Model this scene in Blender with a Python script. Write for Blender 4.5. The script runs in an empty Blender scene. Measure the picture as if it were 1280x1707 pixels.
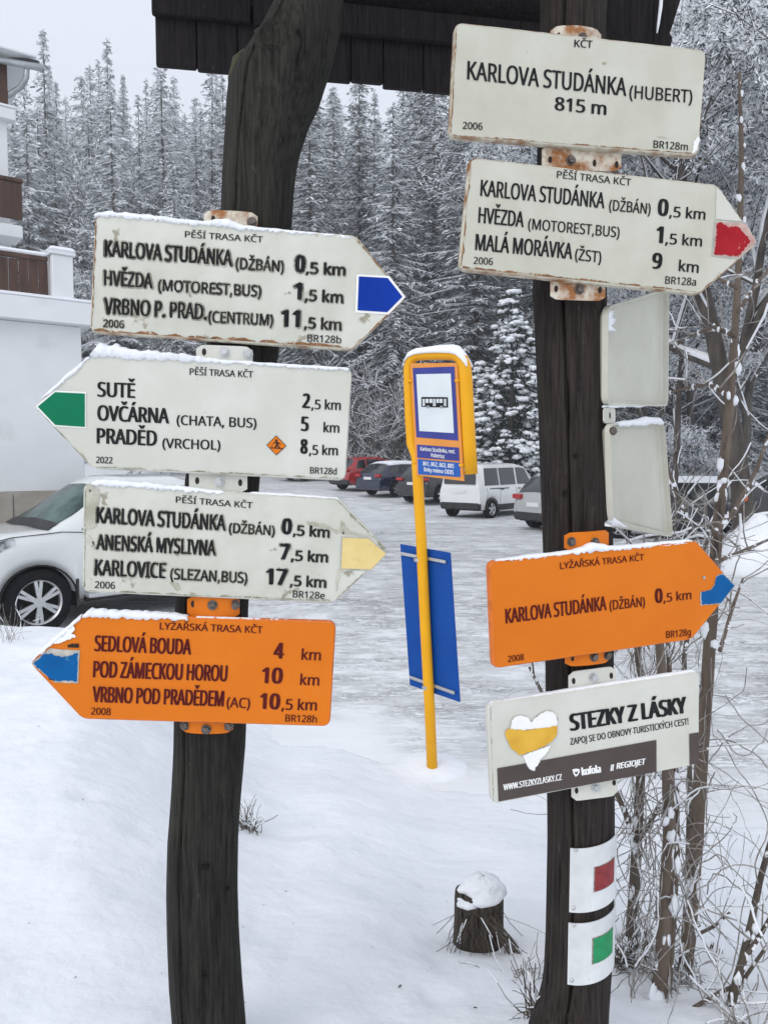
import bpy, math, random
import numpy as np
from mathutils import Vector
R = math.radians
S = bpy.context.scene
COL = S.collection
random.seed(7)

# ------------------------------------------------------------------ camera
F = 1282.0                       # focal length in pixels of the 1280 x 1707 photograph
PITCH = R(-3.95)
CAM = Vector((0.0, 0.0, 1.95))
cd = bpy.data.cameras.new('camera')
cd.sensor_fit = 'HORIZONTAL'
cd.sensor_width = 36.0
cd.lens = 36.0 * F / 1280.0
cd.clip_start = 0.05
cd.clip_end = 3000.0
co = bpy.data.objects.new('camera', cd)
COL.objects.link(co)
co.location = CAM
co.rotation_euler = (R(90) + PITCH, 0, 0)
S.camera = co

# ------------------------------------------------------------------ sky, sun, exposure
SUN_EL, SUN_AZ = R(38), R(215)          # overcast: broad weak sun from behind the left shoulder
W = bpy.data.worlds.new('World')
S.world = W
W.use_nodes = True
wn, wl = W.node_tree.nodes, W.node_tree.links
wn.clear()
wo = wn.new('ShaderNodeOutputWorld')
wb = wn.new('ShaderNodeBackground')
sky = wn.new('ShaderNodeTexSky')
sky.sky_type = 'NISHITA'
sky.sun_disc = False
sky.sun_elevation = SUN_EL
sky.sun_rotation = SUN_AZ
sky.altitude = 800
sky.air_density = 1.0
sky.dust_density = 3.0
mixw = wn.new('ShaderNodeMixRGB')        # a cloud deck evens the sky out
mixw.inputs[0].default_value = 0.80
mixw.inputs[2].default_value = (9.5, 9.95, 10.9, 1)
wl.new(sky.outputs[0], mixw.inputs[1])
wl.new(mixw.outputs[0], wb.inputs[0])
wb.inputs[1].default_value = 0.075
wl.new(wb.outputs[0], wo.inputs[0])
sd = bpy.data.lights.new('sun', 'SUN')
sd.energy = 0.7
sd.angle = R(40)
sd.color = (1.0, 0.97, 0.93)
so = bpy.data.objects.new('sun', sd)
COL.objects.link(so)
so.rotation_euler = (R(90) - SUN_EL, 0, R(180) - SUN_AZ)
S.view_settings.view_transform = 'Standard'
S.view_settings.look = 'None'
S.view_settings.gamma = 1.0
S.view_settings.exposure = 0.62
S.view_settings.use_curve_mapping = False
S.cycles.max_bounces = 6
S.cycles.diffuse_bounces = 3
S.cycles.glossy_bounces = 3
S.cycles.transparent_max_bounces = 6

# ------------------------------------------------------------------ helpers
_f = Vector((0, math.cos(PITCH), math.sin(PITCH)))
_u = Vector((0, -math.sin(PITCH), math.cos(PITCH)))
_r = Vector((1, 0, 0))


def ray(px, py):
    return _f + _r * ((px - 640.0) / F) + _u * ((853.5 - py) / F)


def at(px, py, Y):
    d = ray(px, py)
    return CAM + d * (Y / d.y)


class MB:
    """collects faces for ONE mesh"""
    def __init__(self):
        self.v, self.f, self.m, self.s = [], [], [], []

    def add(self, vs, fs, mi=0, smooth=False):
        o = len(self.v)
        self.v.extend([tuple(p) for p in vs])
        for f in fs:
            self.f.append(tuple(i + o for i in f))
            self.m.append(mi)
            self.s.append(smooth)

    def box(self, c, sx, sy, sz, ax=None, mi=0):
        """box with centre c, full sizes, optional axes (x,y,z vectors)"""
        c = Vector(c)
        X, Y, Z = ax if ax else (Vector((1, 0, 0)), Vector((0, 1, 0)), Vector((0, 0, 1)))
        vs = []
        for k in (-.5, .5):
            for j in (-.5, .5):
                for i in (-.5, .5):
                    vs.append(c + X * (i * sx) + Y * (j * sy) + Z * (k * sz))
        self.add(vs, [(0, 2, 3, 1), (4, 5, 7, 6), (0, 1, 5, 4), (2, 6, 7, 3), (0, 4, 6, 2), (1, 3, 7, 5)], mi)

    def bbox(self, c, sx, sy, sz, bev=0.01, ax=None, mi=0):
        """box with chamfered vertical and horizontal edges (octagon-like)"""
        c = Vector(c)
        X, Y, Z = ax if ax else (Vector((1, 0, 0)), Vector((0, 1, 0)), Vector((0, 0, 1)))
        a, b, h = sx / 2, sy / 2, sz / 2
        lv = [(-h, bev), (-h + bev, 0), (h - bev, 0), (h, bev)]
        vs = []
        for z, ins in lv:
            A, B = a - ins, b - ins
            e = bev
            for (x, y) in ((-A + e, -B), (A - e, -B), (A, -B + e), (A, B - e), (A - e, B), (-A + e, B), (-A, B - e), (-A, -B + e)):
                vs.append(c + X * x + Y * y + Z * z)
        fs = []
        for l in range(3):
            for i in range(8):
                j = (i + 1) % 8
                fs.append((l * 8 + i, l * 8 + j, l * 8 + 8 + j, l * 8 + 8 + i))
        fs.append(tuple(range(7, -1, -1)))
        fs.append(tuple(range(24, 32)))
        self.add(vs, fs, mi)

    def tube(self, path, rad, n=6, mi=0, cap=True, smooth=True, wob=0.0, seed=0):
        P = [Vector(p) for p in path]
        if len(P) < 2:
            return
        if not hasattr(rad, '__len__'):
            rad = [rad] * len(P)
        T = []
        for i in range(len(P)):
            a = P[max(0, i - 1)]
            b = P[min(len(P) - 1, i + 1)]
            t = (b - a)
            T.append(t.normalized() if t.length > 1e-9 else Vector((0, 0, 1)))
        ref = Vector((0, 1, 0)) if abs(T[0].y) < .9 else Vector((1, 0, 0))
        nrm = (ref - T[0] * ref.dot(T[0])).normalized()
        vs = []
        rg = random.Random(seed)
        for i in range(len(P)):
            nrm = nrm - T[i] * nrm.dot(T[i])
            nrm = nrm.normalized() if nrm.length > 1e-6 else Vector((1, 0, 0))
            bn = T[i].cross(nrm)
            for k in range(n):
                a = 2 * math.pi * k / n
                rr = rad[i] * (1 + (rg.uniform(-wob, wob) if wob else 0))
                vs.append(P[i] + nrm * (math.cos(a) * rr) + bn * (math.sin(a) * rr))
        fs = []
        for i in range(len(P) - 1):
            for k in range(n):
                j = (k + 1) % n
                fs.append((i * n + k, i * n + j, i * n + n + j, i * n + n + k))
        if cap:
            fs.append(tuple(range(n - 1, -1, -1)))
            fs.append(tuple(range((len(P) - 1) * n, len(P) * n)))
        self.add(vs, fs, mi, smooth)

    def prism(self, front, back, mi=0):
        """two equal loops of 3-D points joined"""
        n = len(front)
        fs = [tuple(range(n)), tuple(range(2 * n - 1, n - 1, -1))]
        for i in range(n):
            j = (i + 1) % n
            fs.append((i, n + i, n + j, j))
        self.add(list(front) + list(back), fs, mi)

    def blob(self, c, rx, ry, rz, n=10, m=5, mi=0, seed=0, rough=.15, half=False):
        rg = random.Random(seed)
        c = Vector(c)
        vs = []
        lo = 0.0 if half else -math.pi / 2
        for j in range(m + 1):
            e = lo + (math.pi / 2 - lo) * j / m
            for i in range(n):
                a = 2 * math.pi * i / n
                q = 1 + rg.uniform(-rough, rough)
                vs.append(c + Vector((math.cos(a) * math.cos(e) * rx * q, math.sin(a) * math.cos(e) * ry * q, math.sin(e) * rz * q)))
        fs = []
        for j in range(m):
            for i in range(n):
                k = (i + 1) % n
                fs.append((j * n + i, j * n + k, j * n + n + k, j * n + n + i))
        fs.append(tuple(range(n - 1, -1, -1)))
        self.add(vs, fs, mi, True)

    def build(self, name, mats, parent=None, origin=None):
        if not isinstance(mats, (list, tuple)):
            mats = [mats]
        if origin is None and parent is not None:
            origin = ORG.get(parent.name)
        me = bpy.data.meshes.new(name)
        vv = np.array(self.v, dtype=np.float64).reshape(-1, 3)
        if origin is not None:
            vv = vv - np.array(origin)
        me.from_pydata(vv.tolist(), [], self.f)
        for m in mats:
            me.materials.append(m)
        if len(mats) > 1:
            me.polygons.foreach_set('material_index', self.m)
        me.polygons.foreach_set('use_smooth', self.s)
        me.update()
        o = bpy.data.objects.new(name, me)
        COL.objects.link(o)
        if parent is not None:
            o.parent = parent
            ORG[o.name] = origin
        elif origin is not None:
            o.location = origin
            ORG[o.name] = origin
        return o


ORG = {}


def tag(o, label=None, cat=None, group=None, kind=None):
    if label: o['label'] = label
    if cat: o['category'] = cat
    if group: o['group'] = group
    if kind: o['kind'] = kind
    return o


def thing(name, label, cat, loc=(0, 0, 0), rz=0.0, group=None, local=False):
    o = bpy.data.objects.new(name, None)
    o.empty_display_size = .1
    COL.objects.link(o)
    o.location = loc
    o.rotation_euler = (0, 0, rz)
    ORG[o.name] = None if local else tuple(loc)
    return tag(o, label, cat, group)


def copy_tree(o, parent=None):
    c = o.copy()
    COL.objects.link(c)
    if parent is not None:
        c.parent = parent
    for ch in list(o.children):
        copy_tree(ch, c)
    return c


# ------------------------------------------------------------------ materials
def mat(name, c1, c2=None, scale=6.0, stretch=(1, 1, 1), rough=.6, rough2=None, bump=0.0, bscale=None, metal=0.0, spec=.5,
        lo=.35, hi=.65, detail=6.0, coat=0.0, c3=None, s3=40.0, t3=.7, w3=.06, bdist=.01, trans=0.0):
    """noise blend of two colours, optional third colour in spots, bump"""
    m = bpy.data.materials.new(name)
    m.use_nodes = True
    nt = m.node_tree
    N, L = nt.nodes, nt.links
    b = N['Principled BSDF']
    b.inputs['Roughness'].default_value = rough
    b.inputs['Metallic'].default_value = metal
    b.inputs['Specular IOR Level'].default_value = spec
    b.inputs['Coat Weight'].default_value = coat
    if trans: b.inputs['Transmission Weight'].default_value = trans
    tc = N.new('ShaderNodeTexCoord')
    mp = N.new('ShaderNodeMapping')
    mp.inputs['Scale'].default_value = stretch
    L.new(tc.outputs['Object'], mp.inputs[0])
    if c2 is None:
        b.inputs['Base Color'].default_value = (*c1, 1)
        last = None
    else:
        nz = N.new('ShaderNodeTexNoise')
        nz.inputs['Scale'].default_value = scale
        nz.inputs['Detail'].default_value = detail
        nz.inputs['Roughness'].default_value = .62
        L.new(mp.outputs[0], nz.inputs['Vector'])
        rp = N.new('ShaderNodeValToRGB')
        rp.color_ramp.elements[0].position = lo
        rp.color_ramp.elements[1].position = hi
        rp.color_ramp.elements[0].color = (*c1, 1)
        rp.color_ramp.elements[1].color = (*c2, 1)
        L.new(nz.outputs['Fac'], rp.inputs[0])
        last = rp.outputs[0]
        if rough2 is not None:
            mr = N.new('ShaderNodeMapRange')
            mr.inputs['To Min'].default_value = rough
            mr.inputs['To Max'].default_value = rough2
            L.new(nz.outputs['Fac'], mr.inputs[0])
            L.new(mr.outputs[0], b.inputs['Roughness'])
    if c3 is not None:
        n3 = N.new('ShaderNodeTexNoise')
        n3.inputs['Scale'].default_value = s3
        n3.inputs['Detail'].default_value = 5
        L.new(mp.outputs[0], n3.inputs['Vector'])
        r3 = N.new('ShaderNodeValToRGB')
        r3.color_ramp.elements[0].position = t3
        r3.color_ramp.elements[1].position = t3 + w3
        r3.color_ramp.elements[0].color = (0, 0, 0, 1)
        r3.color_ramp.elements[1].color = (1, 1, 1, 1)
        L.new(n3.outputs['Fac'], r3.inputs[0])
        mx = N.new('ShaderNodeMixRGB')
        L.new(r3.outputs[0], mx.inputs[0])
        if last is not None:
            L.new(last, mx.inputs[1])
        else:
            mx.inputs[1].default_value = (*c1, 1)
        mx.inputs[2].default_value = (*c3, 1)
        last = mx.outputs[0]
    if last is not None:
        L.new(last, b.inputs['Base Color'])
    if bump:
        nb = N.new('ShaderNodeTexNoise')
        nb.inputs['Scale'].default_value = bscale or scale
        nb.inputs['Detail'].default_value = 8
        L.new(mp.outputs[0], nb.inputs['Vector'])
        bp = N.new('ShaderNodeBump')
        bp.inputs['Strength'].default_value = bump
        bp.inputs['Distance'].default_value = bdist
        L.new(nb.outputs['Fac'], bp.inputs['Height'])
        L.new(bp.outputs[0], b.inputs['Normal'])
    return m


M = {}
M['snow'] = mat('snow', (.80, .825, .865), (.86, .88, .91), 3.0, rough=.75, bump=.55, bscale=9, bdist=.03, spec=.25)
M['snow_cap'] = mat('snow_cap', (.82, .84, .88), (.88, .90, .93), 30, rough=.8, bump=.6, bscale=160, bdist=.004, spec=.2)
M['frost'] = mat('frost', (.60, .62, .65), (.86, .88, .91), .9, rough=.9, spec=.1)
M['needle'] = mat('needle', (.045, .055, .057), (.120, .135, .140), .7, rough=.85, spec=.15)
M['needle_dark'] = mat('needle_dark', (.010, .020, .015), (.034, .054, .042), 1.2, rough=.85, spec=.15)
M['bark'] = mat('bark', (.035, .028, .024), (.11, .092, .08), 5, (1, 1, .25), rough=.9, bump=.8, bdist=.02)
M['twig'] = mat('twig', (.055, .042, .032), (.14, .115, .09), 14, (1, 1, .3), rough=.85)
M['twig_red'] = mat('twig_red', (.085, .062, .046), (.165, .125, .095), 22, (1, 1, .25), rough=.75, bump=.3, bscale=60, bdist=.003, c3=(.045, .032, .026), s3=35, t3=.60)
M['straw'] = mat('straw', (.13, .115, .10), (.46, .44, .42), 30, rough=.9)
M['enamel'] = mat('enamel', (.47, .462, .375), (.58, .575, .50), 4.5, rough=.38, rough2=.5, bump=.05, bscale=60, bdist=.002, c3=(.34, .30, .22), s3=55, t3=.71, w3=.05)
M['enamel_pale'] = mat('enamel_pale', (.535, .535, .465), (.64, .64, .585), 4.5, rough=.4, bump=.05, bscale=60, bdist=.002, c3=(.36, .36, .30), s3=70, t3=.73, w3=.04)
M['enamel_worn'] = mat('enamel_worn', (.49, .49, .415), (.64, .64, .575), 5.5, rough=.5, bump=.25, bscale=45, bdist=.003, c3=(.30, .28, .21), s3=26, t3=.66, w3=.04)
M['bare_paint'] = mat('bare_paint', (.36, .35, .27), (.54, .53, .45), 30, rough=.8, bump=.5, bscale=80, bdist=.003, c3=(.10, .09, .06), s3=60, t3=.62, w3=.05)
M['rust_rim'] = mat('rust_rim', (.56, .54, .44), (.24, .105, .035), 22, rough=.7, bump=.4, bscale=80, bdist=.002, lo=.44, hi=.64)
M['grey_rim'] = mat('grey_rim', (.58, .58, .52), (.25, .25, .18), 26, rough=.6, lo=.48, hi=.75)
M['rusty_tab'] = mat('rusty_tab', (.62, .58, .48), (.30, .12, .035), 26, rough=.7, bump=.4, bscale=90, bdist=.002, lo=.42, hi=.60, c3=(.09, .04, .02), s3=50, t3=.66)
M['orange'] = mat('orange', (.64, .155, .003), (.70, .18, .005), 5, rough=.4, spec=.25, bump=.04, bscale=60, bdist=.002, c3=(.30, .075, .008), s3=60, t3=.74, w3=.05)
M['orange_rim'] = mat('orange_rim', (.66, .155, .010), (.24, .06, .012), 22, rough=.5, lo=.5, hi=.75)
M['maroon_ink'] = mat('maroon_ink', (.075, .006, .008), (.11, .012, .010), 30, rough=.6, spec=.12)
M['black_ink'] = mat('black_ink', (.010, .010, .011), (.022, .022, .023), 30, rough=.6, spec=.12)
M['white_ink'] = mat('white_ink', (.80, .80, .78), (.86, .86, .84), 30, rough=.5)
M['green_ink'] = mat('green_ink', (.0, .15, .068), (.002, .18, .084), 14, rough=.45, spec=.15)
M['blue_ink'] = mat('blue_ink', (.0, .028, .27), (.002, .036, .32), 14, rough=.45, spec=.15)
M['yellow_ink'] = mat('yellow_ink', (.66, .50, .17), (.74, .58, .24), 18, rough=.5, c3=(.50, .40, .18), s3=40, t3=.66)
M['red_ink'] = mat('red_ink', (.30, .004, .012), (.36, .010, .018), 30, rough=.5, spec=.2, c3=(.60, .25, .22), s3=55, t3=.67, w3=.03)
M['pink_ink'] = mat('pink_ink', (.44, .24, .21), (.56, .40, .36), 60, rough=.6)
M['sky_ink'] = mat('sky_ink', (.0, .085, .27), (.0, .105, .32), 20, rough=.45, spec=.15, c3=(.09, .28, .40), s3=35, t3=.68, w3=.05)
M['worn_edge'] = mat('worn_edge', (.30, .33, .33), (.55, .50, .42), 70, rough=.7)
M['dark_band'] = mat('dark_band', (.052, .036, .030), (.064, .046, .039), 20, rough=.45)
M['gold_ink'] = mat('gold_ink', (.62, .33, .02), (.72, .42, .035), 26, rough=.5)
M['bolt'] = mat('bolt', (.07, .06, .055), (.20, .17, .15), 160, rough=.5, metal=.7)
M['zinc'] = mat('zinc', (.42, .43, .43), (.62, .63, .63), 120, rough=.4, metal=.85)
M['rust_stain'] = mat('rust_stain', (.30, .15, .06), (.13, .05, .018), 60, rough=.85, c3=(.45, .40, .30), s3=90, t3=.55)
M['algae_stain'] = mat('algae_stain', (.17, .17, .10), (.36, .36, .27), 70, rough=.85, c3=(.50, .50, .43), s3=90, t3=.52)
M['hole'] = mat('hole', (.012, .010, .008), (.03, .02, .015), 60, rough=.9)
M['blaze'] = mat('blaze', (.56, .575, .58), (.70, .715, .72), 12, rough=.5, bump=.25, bscale=24, bdist=.006, c3=(.34, .34, .32), s3=42, t3=.68)
M['blaze_red'] = mat('blaze_red', (.17, .010, .014), (.26, .022, .024), 60, rough=.55)
M['blaze_green'] = mat('blaze_green', (.0, .20, .065), (.0, .27, .09), 60, rough=.55)
M['blaze_edge'] = mat('blaze_edge', (.10, .06, .05), (.36, .32, .28), 130, rough=.7)


def wood_mat(name, a, b, moss, rough=.85):
    """weathered timber: fine fibres, checks along the grain, broad grey or mossy patches"""
    m = bpy.data.materials.new(name)
    m.use_nodes = True
    N, L = m.node_tree.nodes, m.node_tree.links
    bs = N['Principled BSDF']
    bs.inputs['Roughness'].default_value = rough
    bs.inputs['Specular IOR Level'].default_value = .15
    tc = N.new('ShaderNodeTexCoord')

    def noise(scv, scale, detail, rg, dist=0.0):
        mp = N.new('ShaderNodeMapping'); mp.inputs['Scale'].default_value = scv
        L.new(tc.outputs['Object'], mp.inputs[0])
        n = N.new('ShaderNodeTexNoise')
        n.inputs['Scale'].default_value = scale; n.inputs['Detail'].default_value = detail; n.inputs['Roughness'].default_value = rg
        n.inputs['Distortion'].default_value = dist
        L.new(mp.outputs[0], n.inputs['Vector'])
        return n.outputs['Fac']

    def ramp(x, p0, p1, c0, c1):
        r = N.new('ShaderNodeValToRGB')
        r.color_ramp.elements[0].position = p0; r.color_ramp.elements[1].position = p1
        r.color_ramp.elements[0].color = (*c0, 1); r.color_ramp.elements[1].color = (*c1, 1)
        L.new(x, r.inputs[0])
        return r.outputs[0]

    def mix(f, x, y, mode='MIX'):
        q = N.new('ShaderNodeMixRGB'); q.blend_type = mode
        for i, v in enumerate((f, x, y)):
            if isinstance(v, (tuple, float, int)): q.inputs[i].default_value = v if i == 0 else (*v, 1)
            else: L.new(v, q.inputs[i])
        return q.outputs[0]
    fib = noise((30, 30, 1.5), 5.0, 9, .72, .25)
    chk = noise((18, 18, .55), 4.0, 5, .55, .4)
    pat = noise((5, 5, 1.6), 1.9, 6, .6)
    spk = noise((22, 22, 5), 4.0, 6, .7)
    col = ramp(fib, .34, .70, a, b)
    col = mix(ramp(pat, .44, .66, (0, 0, 0), (.85, .85, .85)), col, mix(ramp(fib, .36, .66, (0, 0, 0), (1, 1, 1)), tuple(x * .45 for x in moss), tuple(x * 1.9 for x in moss)))
    pale = tuple(min(.3, x * 2.3 + .015) for x in b)
    col = mix(ramp(spk, .64, .72, (0, 0, 0), (.6, .6, .6)), col, pale)
    col = mix(ramp(chk, .31, .345, (1, 1, 1), (0, 0, 0)), col, (.004, .0035, .003))
    L.new(col, bs.inputs['Base Color'])
    h = mix(.55, fib, ramp(chk, .30, .38, (0, 0, 0), (1, 1, 1)))
    bp = N.new('ShaderNodeBump'); bp.inputs['Strength'].default_value = .7; bp.inputs['Distance'].default_value = .005
    L.new(h, bp.inputs['Height']); L.new(bp.outputs[0], bs.inputs['Normal'])
    return m


M['log'] = wood_mat('log', (.006, .0055, .005), (.040, .037, .033), (.025, .0255, .020))
M['log2'] = wood_mat('log2', (.008, .0065, .006), (.050, .041, .037), (.028, .022, .020))
M['plank'] = wood_mat('plank', (.009, .0075, .008), (.030, .026, .026), (.013, .0115, .013))
M['moss'] = mat('moss', (.020, .020, .008), (.062, .062, .026), 40, rough=.95, bump=.6, bscale=90, bdist=.005)
M['stump'] = wood_mat('stump', (.020, .016, .013), (.095, .080, .066), (.040, .034, .027))


def halo_mat():
    """weathered paint flaking round old letters: noise decides where it is left"""
    m = bpy.data.materials.new('flaked_paint')
    m.use_nodes = True
    N, L = m.node_tree.nodes, m.node_tree.links
    bs = N['Principled BSDF']
    bs.inputs['Roughness'].default_value = .8
    tc = N.new('ShaderNodeTexCoord')
    n1 = N.new('ShaderNodeTexNoise'); n1.inputs['Scale'].default_value = 26; n1.inputs['Detail'].default_value = 8; n1.inputs['Roughness'].default_value = .7
    L.new(tc.outputs['Object'], n1.inputs['Vector'])
    r = N.new('ShaderNodeValToRGB')
    r.color_ramp.elements[0].position = .42; r.color_ramp.elements[1].position = .52
    r.color_ramp.elements[0].color = (0, 0, 0, 1); r.color_ramp.elements[1].color = (1, 1, 1, 1)
    L.new(n1.outputs['Fac'], r.inputs[0])
    n2 = N.new('ShaderNodeTexNoise'); n2.inputs['Scale'].default_value = 60; n2.inputs['Detail'].default_value = 4
    L.new(tc.outputs['Object'], n2.inputs['Vector'])
    r2 = N.new('ShaderNodeValToRGB')
    r2.color_ramp.elements[0].color = (.10, .095, .07, 1); r2.color_ramp.elements[1].color = (.40, .39, .31, 1)
    r2.color_ramp.elements[0].position = .35; r2.color_ramp.elements[1].position = .65
    L.new(n2.outputs['Fac'], r2.inputs[0]); L.new(r2.outputs[0], bs.inputs['Base Color'])
    L.new(r.outputs[0], bs.inputs['Alpha'])
    return m


M['flake'] = halo_mat()


def lot_mat():
    """packed snow with dark tyre streaks"""
    m = bpy.data.materials.new('packed_snow')
    m.use_nodes = True
    N, L = m.node_tree.nodes, m.node_tree.links
    bs = N['Principled BSDF']
    bs.inputs['Roughness'].default_value = .7
    bs.inputs['Specular IOR Level'].default_value = .3
    tc = N.new('ShaderNodeTexCoord')

    def noise(rot, sc, scale, detail, rough=.6):
        mp = N.new('ShaderNodeMapping')
        mp.inputs['Rotation'].default_value = (0, 0, R(rot)); mp.inputs['Scale'].default_value = sc
        L.new(tc.outputs['Object'], mp.inputs[0])
        n = N.new('ShaderNodeTexNoise')
        n.inputs['Scale'].default_value = scale; n.inputs['Detail'].default_value = detail; n.inputs['Roughness'].default_value = rough
        L.new(mp.outputs[0], n.inputs['Vector'])
        return n.outputs['Fac']

    def ramp(x, a, b, c0=(0, 0, 0, 1), c1=(1, 1, 1, 1)):
        r = N.new('ShaderNodeValToRGB')
        r.color_ramp.elements[0].position = a; r.color_ramp.elements[1].position = b
        r.color_ramp.elements[0].color = c0; r.color_ramp.elements[1].color = c1
        L.new(x, r.inputs[0])
        return r.outputs[0]

    def mathn(op, x, y=None, v=0.0):
        n = N.new('ShaderNodeMath'); n.operation = op
        L.new(x, n.inputs[0])
        if y is not None: L.new(y, n.inputs[1])
        else: n.inputs[1].default_value = v
        return n.outputs[0]

    def lines(rot, sc, scale, wid):            # thin meandering ruts where the noise crosses its middle
        n = noise(rot, sc, scale, 7, .62)
        return ramp(mathn('ABSOLUTE', mathn('SUBTRACT', n, v=.5)), wid * .25, wid, (1, 1, 1, 1), (0, 0, 0, 1))
    l1 = lines(-13, (.5, 1.6, 1), 4.2, .020)
    l2 = lines(17, (.35, 1.9, 1), 2.6, .014)
    l3 = lines(-4, (.7, 1.5, 1), 11.0, .030)
    l4 = lines(-24, (.25, .8, 1), .8, .016)
    l5 = lines(38, (.22, .9, 1), .7, .013)
    grit = ramp(noise(4, (.8, 1.3, 1), 30.0, 8, .8), .57, .66)
    spots = ramp(noise(9, (.6, 1.2, 1), 5.0, 9, .75), .56, .64)
    big = ramp(noise(-6, (.35, .8, 1), .7, 5), .36, .64)                # where traffic wore it
    br_ = ramp(noise(30, (.8, 1.2, 1), 2.3, 5), .37, .57)
    w1 = mathn('MAXIMUM', mathn('MAXIMUM', l1, l2), mathn('MULTIPLY', l3, v=.75))
    w1 = mathn('MAXIMUM', mathn('MULTIPLY', w1, br_), mathn('MULTIPLY', mathn('MAXIMUM', l4, l5), v=.75))
    w2 = mathn('MAXIMUM', w1, mathn('MULTIPLY', spots, v=.42))
    w2 = mathn('MAXIMUM', w2, mathn('MULTIPLY', grit, v=.30))
    k_ = mathn('ADD', mathn('MULTIPLY', big, v=.62), v=.30)
    at_ = N.new('ShaderNodeAttribute'); at_.attribute_name = 'wear'
    wear = mathn('MULTIPLY', mathn('MULTIPLY', w2, k_), at_.outputs['Fac'])
    base = ramp(noise(-8, (.3, 1.4, 1), 1.2, 6), .3, .7, (.75, .765, .78, 1), (.85, .87, .89, 1))
    mx = N.new('ShaderNodeMixRGB'); mx.inputs[2].default_value = (.15, .137, .125, 1)
    L.new(mathn('MULTIPLY', wear, v=.92), mx.inputs[0]); L.new(base, mx.inputs[1])
    L.new(mx.outputs[0], bs.inputs['Base Color'])
    bp = N.new('ShaderNodeBump'); bp.inputs['Strength'].default_value = .7; bp.inputs['Distance'].default_value = .03
    bp.invert = True
    L.new(wear, bp.inputs['Height'])
    L.new(bp.outputs[0], bs.inputs['Normal'])
    return m


M['lot'] = lot_mat()
M['render_white'] = mat('render_white', (.70, .715, .73), (.77, .785, .80), 1.2, rough=.85, bump=.15, bscale=60, bdist=.004, c3=(.62, .63, .63), s3=1.6, t3=.62, w3=.12)
M['stone'] = mat('stone', (.33, .30, .255), (.45, .41, .36), 3, rough=.7, bump=.2, bscale=30, bdist=.004)
M['joint'] = mat('joint', (.12, .11, .10), rough=.9)
M['brown_wood'] = mat('brown_wood', (.045, .020, .013), (.10, .048, .030), 7, (1, 1, .15), rough=.6, bump=.3)
M['gutter'] = mat('gutter', (.36, .38, .40), (.5, .52, .54), 8, rough=.4, metal=.7)
M['roof_dark'] = mat('roof_dark', (.03, .032, .036), (.06, .062, .066), 6, rough=.6)
M['glass'] = mat('glass', (.012, .016, .018), (.03, .036, .038), 2, rough=.06, spec=.8)
M['windscreen'] = mat('windscreen', (.022, .045, .042), (.10, .16, .145), 1.6, rough=.10, spec=.12, lo=.42, hi=.60)
M['tyre'] = mat('tyre', (.008, .008, .010), (.02, .02, .022), 30, rough=.9, spec=.1, bump=.4, bscale=60)
M['alloy'] = mat('alloy', (.50, .51, .52), (.62, .63, .64), 12, rough=.35, metal=.6)
M['black_plastic'] = mat('black_plastic', (.015, .015, .016), (.04, .04, .042), 8, rough=.7)
M['under'] = mat('under', (.008, .008, .008), rough=.95)
M['lamp_red'] = mat('lamp_red', (.35, .010, .012), (.45, .02, .02), 20, rough=.15)
M['lamp_clear'] = mat('lamp_clear', (.05, .055, .06), (.66, .68, .70), 7, rough=.12, spec=.8)
M['plate'] = mat('plate', (.70, .71, .70), (.78, .78, .77), 20, rough=.5)
M['yellow_pole'] = mat('yellow_pole', (.78, .36, .002), (.84, .41, .004), 4, rough=.4, spec=.3, c3=(.34, .13, .01), s3=26, t3=.74)
M['panel_orange'] = mat('panel_orange', (.70, .26, .035), (.75, .29, .05), 8, rough=.42)
M['panel_blue'] = mat('panel_blue', (.022, .030, .22), (.030, .040, .27), 8, rough=.42)
M['panel_cyan'] = mat('panel_cyan', (.0, .085, .38), (.0, .10, .44), 8, rough=.42)
M['panel_white'] = mat('panel_white', (.62, .68, .70), (.70, .75, .77), 6, rough=.5)
M['board_blue'] = mat('board_blue', (.0, .055, .29), (.0, .068, .33), 5, rough=.4, spec=.25)
M['orange_dot'] = mat('orange_dot', (.62, .10, .02), (.70, .14, .03), 30, rough=.6)


def paint(name, c, rough=.25, coat=.6, dirt=None):
    d = dirt or tuple(x * .75 + .02 for x in c)
    return mat(name, c, d, 2.2, rough=rough, coat=coat, lo=.5, hi=.8)

# ------------------------------------------------------------------ ground
def sstep(a, b, x):
    if a > b: return 1 - sstep(b, a, x)
    t = min(1.0, max(0.0, (x - a) / (b - a)))
    return t * t * (3 - 2 * t)


def vnoise(x, y, s=0):
    def h(i, j):
        n = math.sin(i * 127.1 + j * 311.7 + s * 74.7) * 43758.5453
        return n - math.floor(n)
    i, j = math.floor(x), math.floor(y)
    fx, fy = x - i, y - j
    fx, fy = fx * fx * (3 - 2 * fx), fy * fy * (3 - 2 * fy)
    return (h(i, j) * (1 - fx) + h(i + 1, j) * fx) * (1 - fy) + (h(i, j + 1) * (1 - fx) + h(i + 1, j + 1) * fx) * fy - .5


def lot_h(x, y):
    z = -.05 * sstep(8, 24, y)
    z += .052 * max(0, min(y, 46) - 29)
    z -= .17 * sstep(-.05, -.30, x / max(.8, y)) * sstep(5, 8, y) * (1 - sstep(11, 15, y))
    return z


_hr = random.Random(17)
HOLES = [(_hr.uniform(-2.6, .4), _hr.uniform(1.7, 5.0), _hr.uniform(.02, .07), _hr.uniform(.008, .03)) for _ in range(46)]


MOUNDS = [(at(716, 1283, 4.74).x, 4.74, .26, .055), (at(950, 1700, 1.58).x, 1.58, .16, .05), (at(345, 1700, 1.5).x, 1.5, .16, .04), (at(798, 1576, 2.2).x, 2.2, .16, -.02)]


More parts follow.
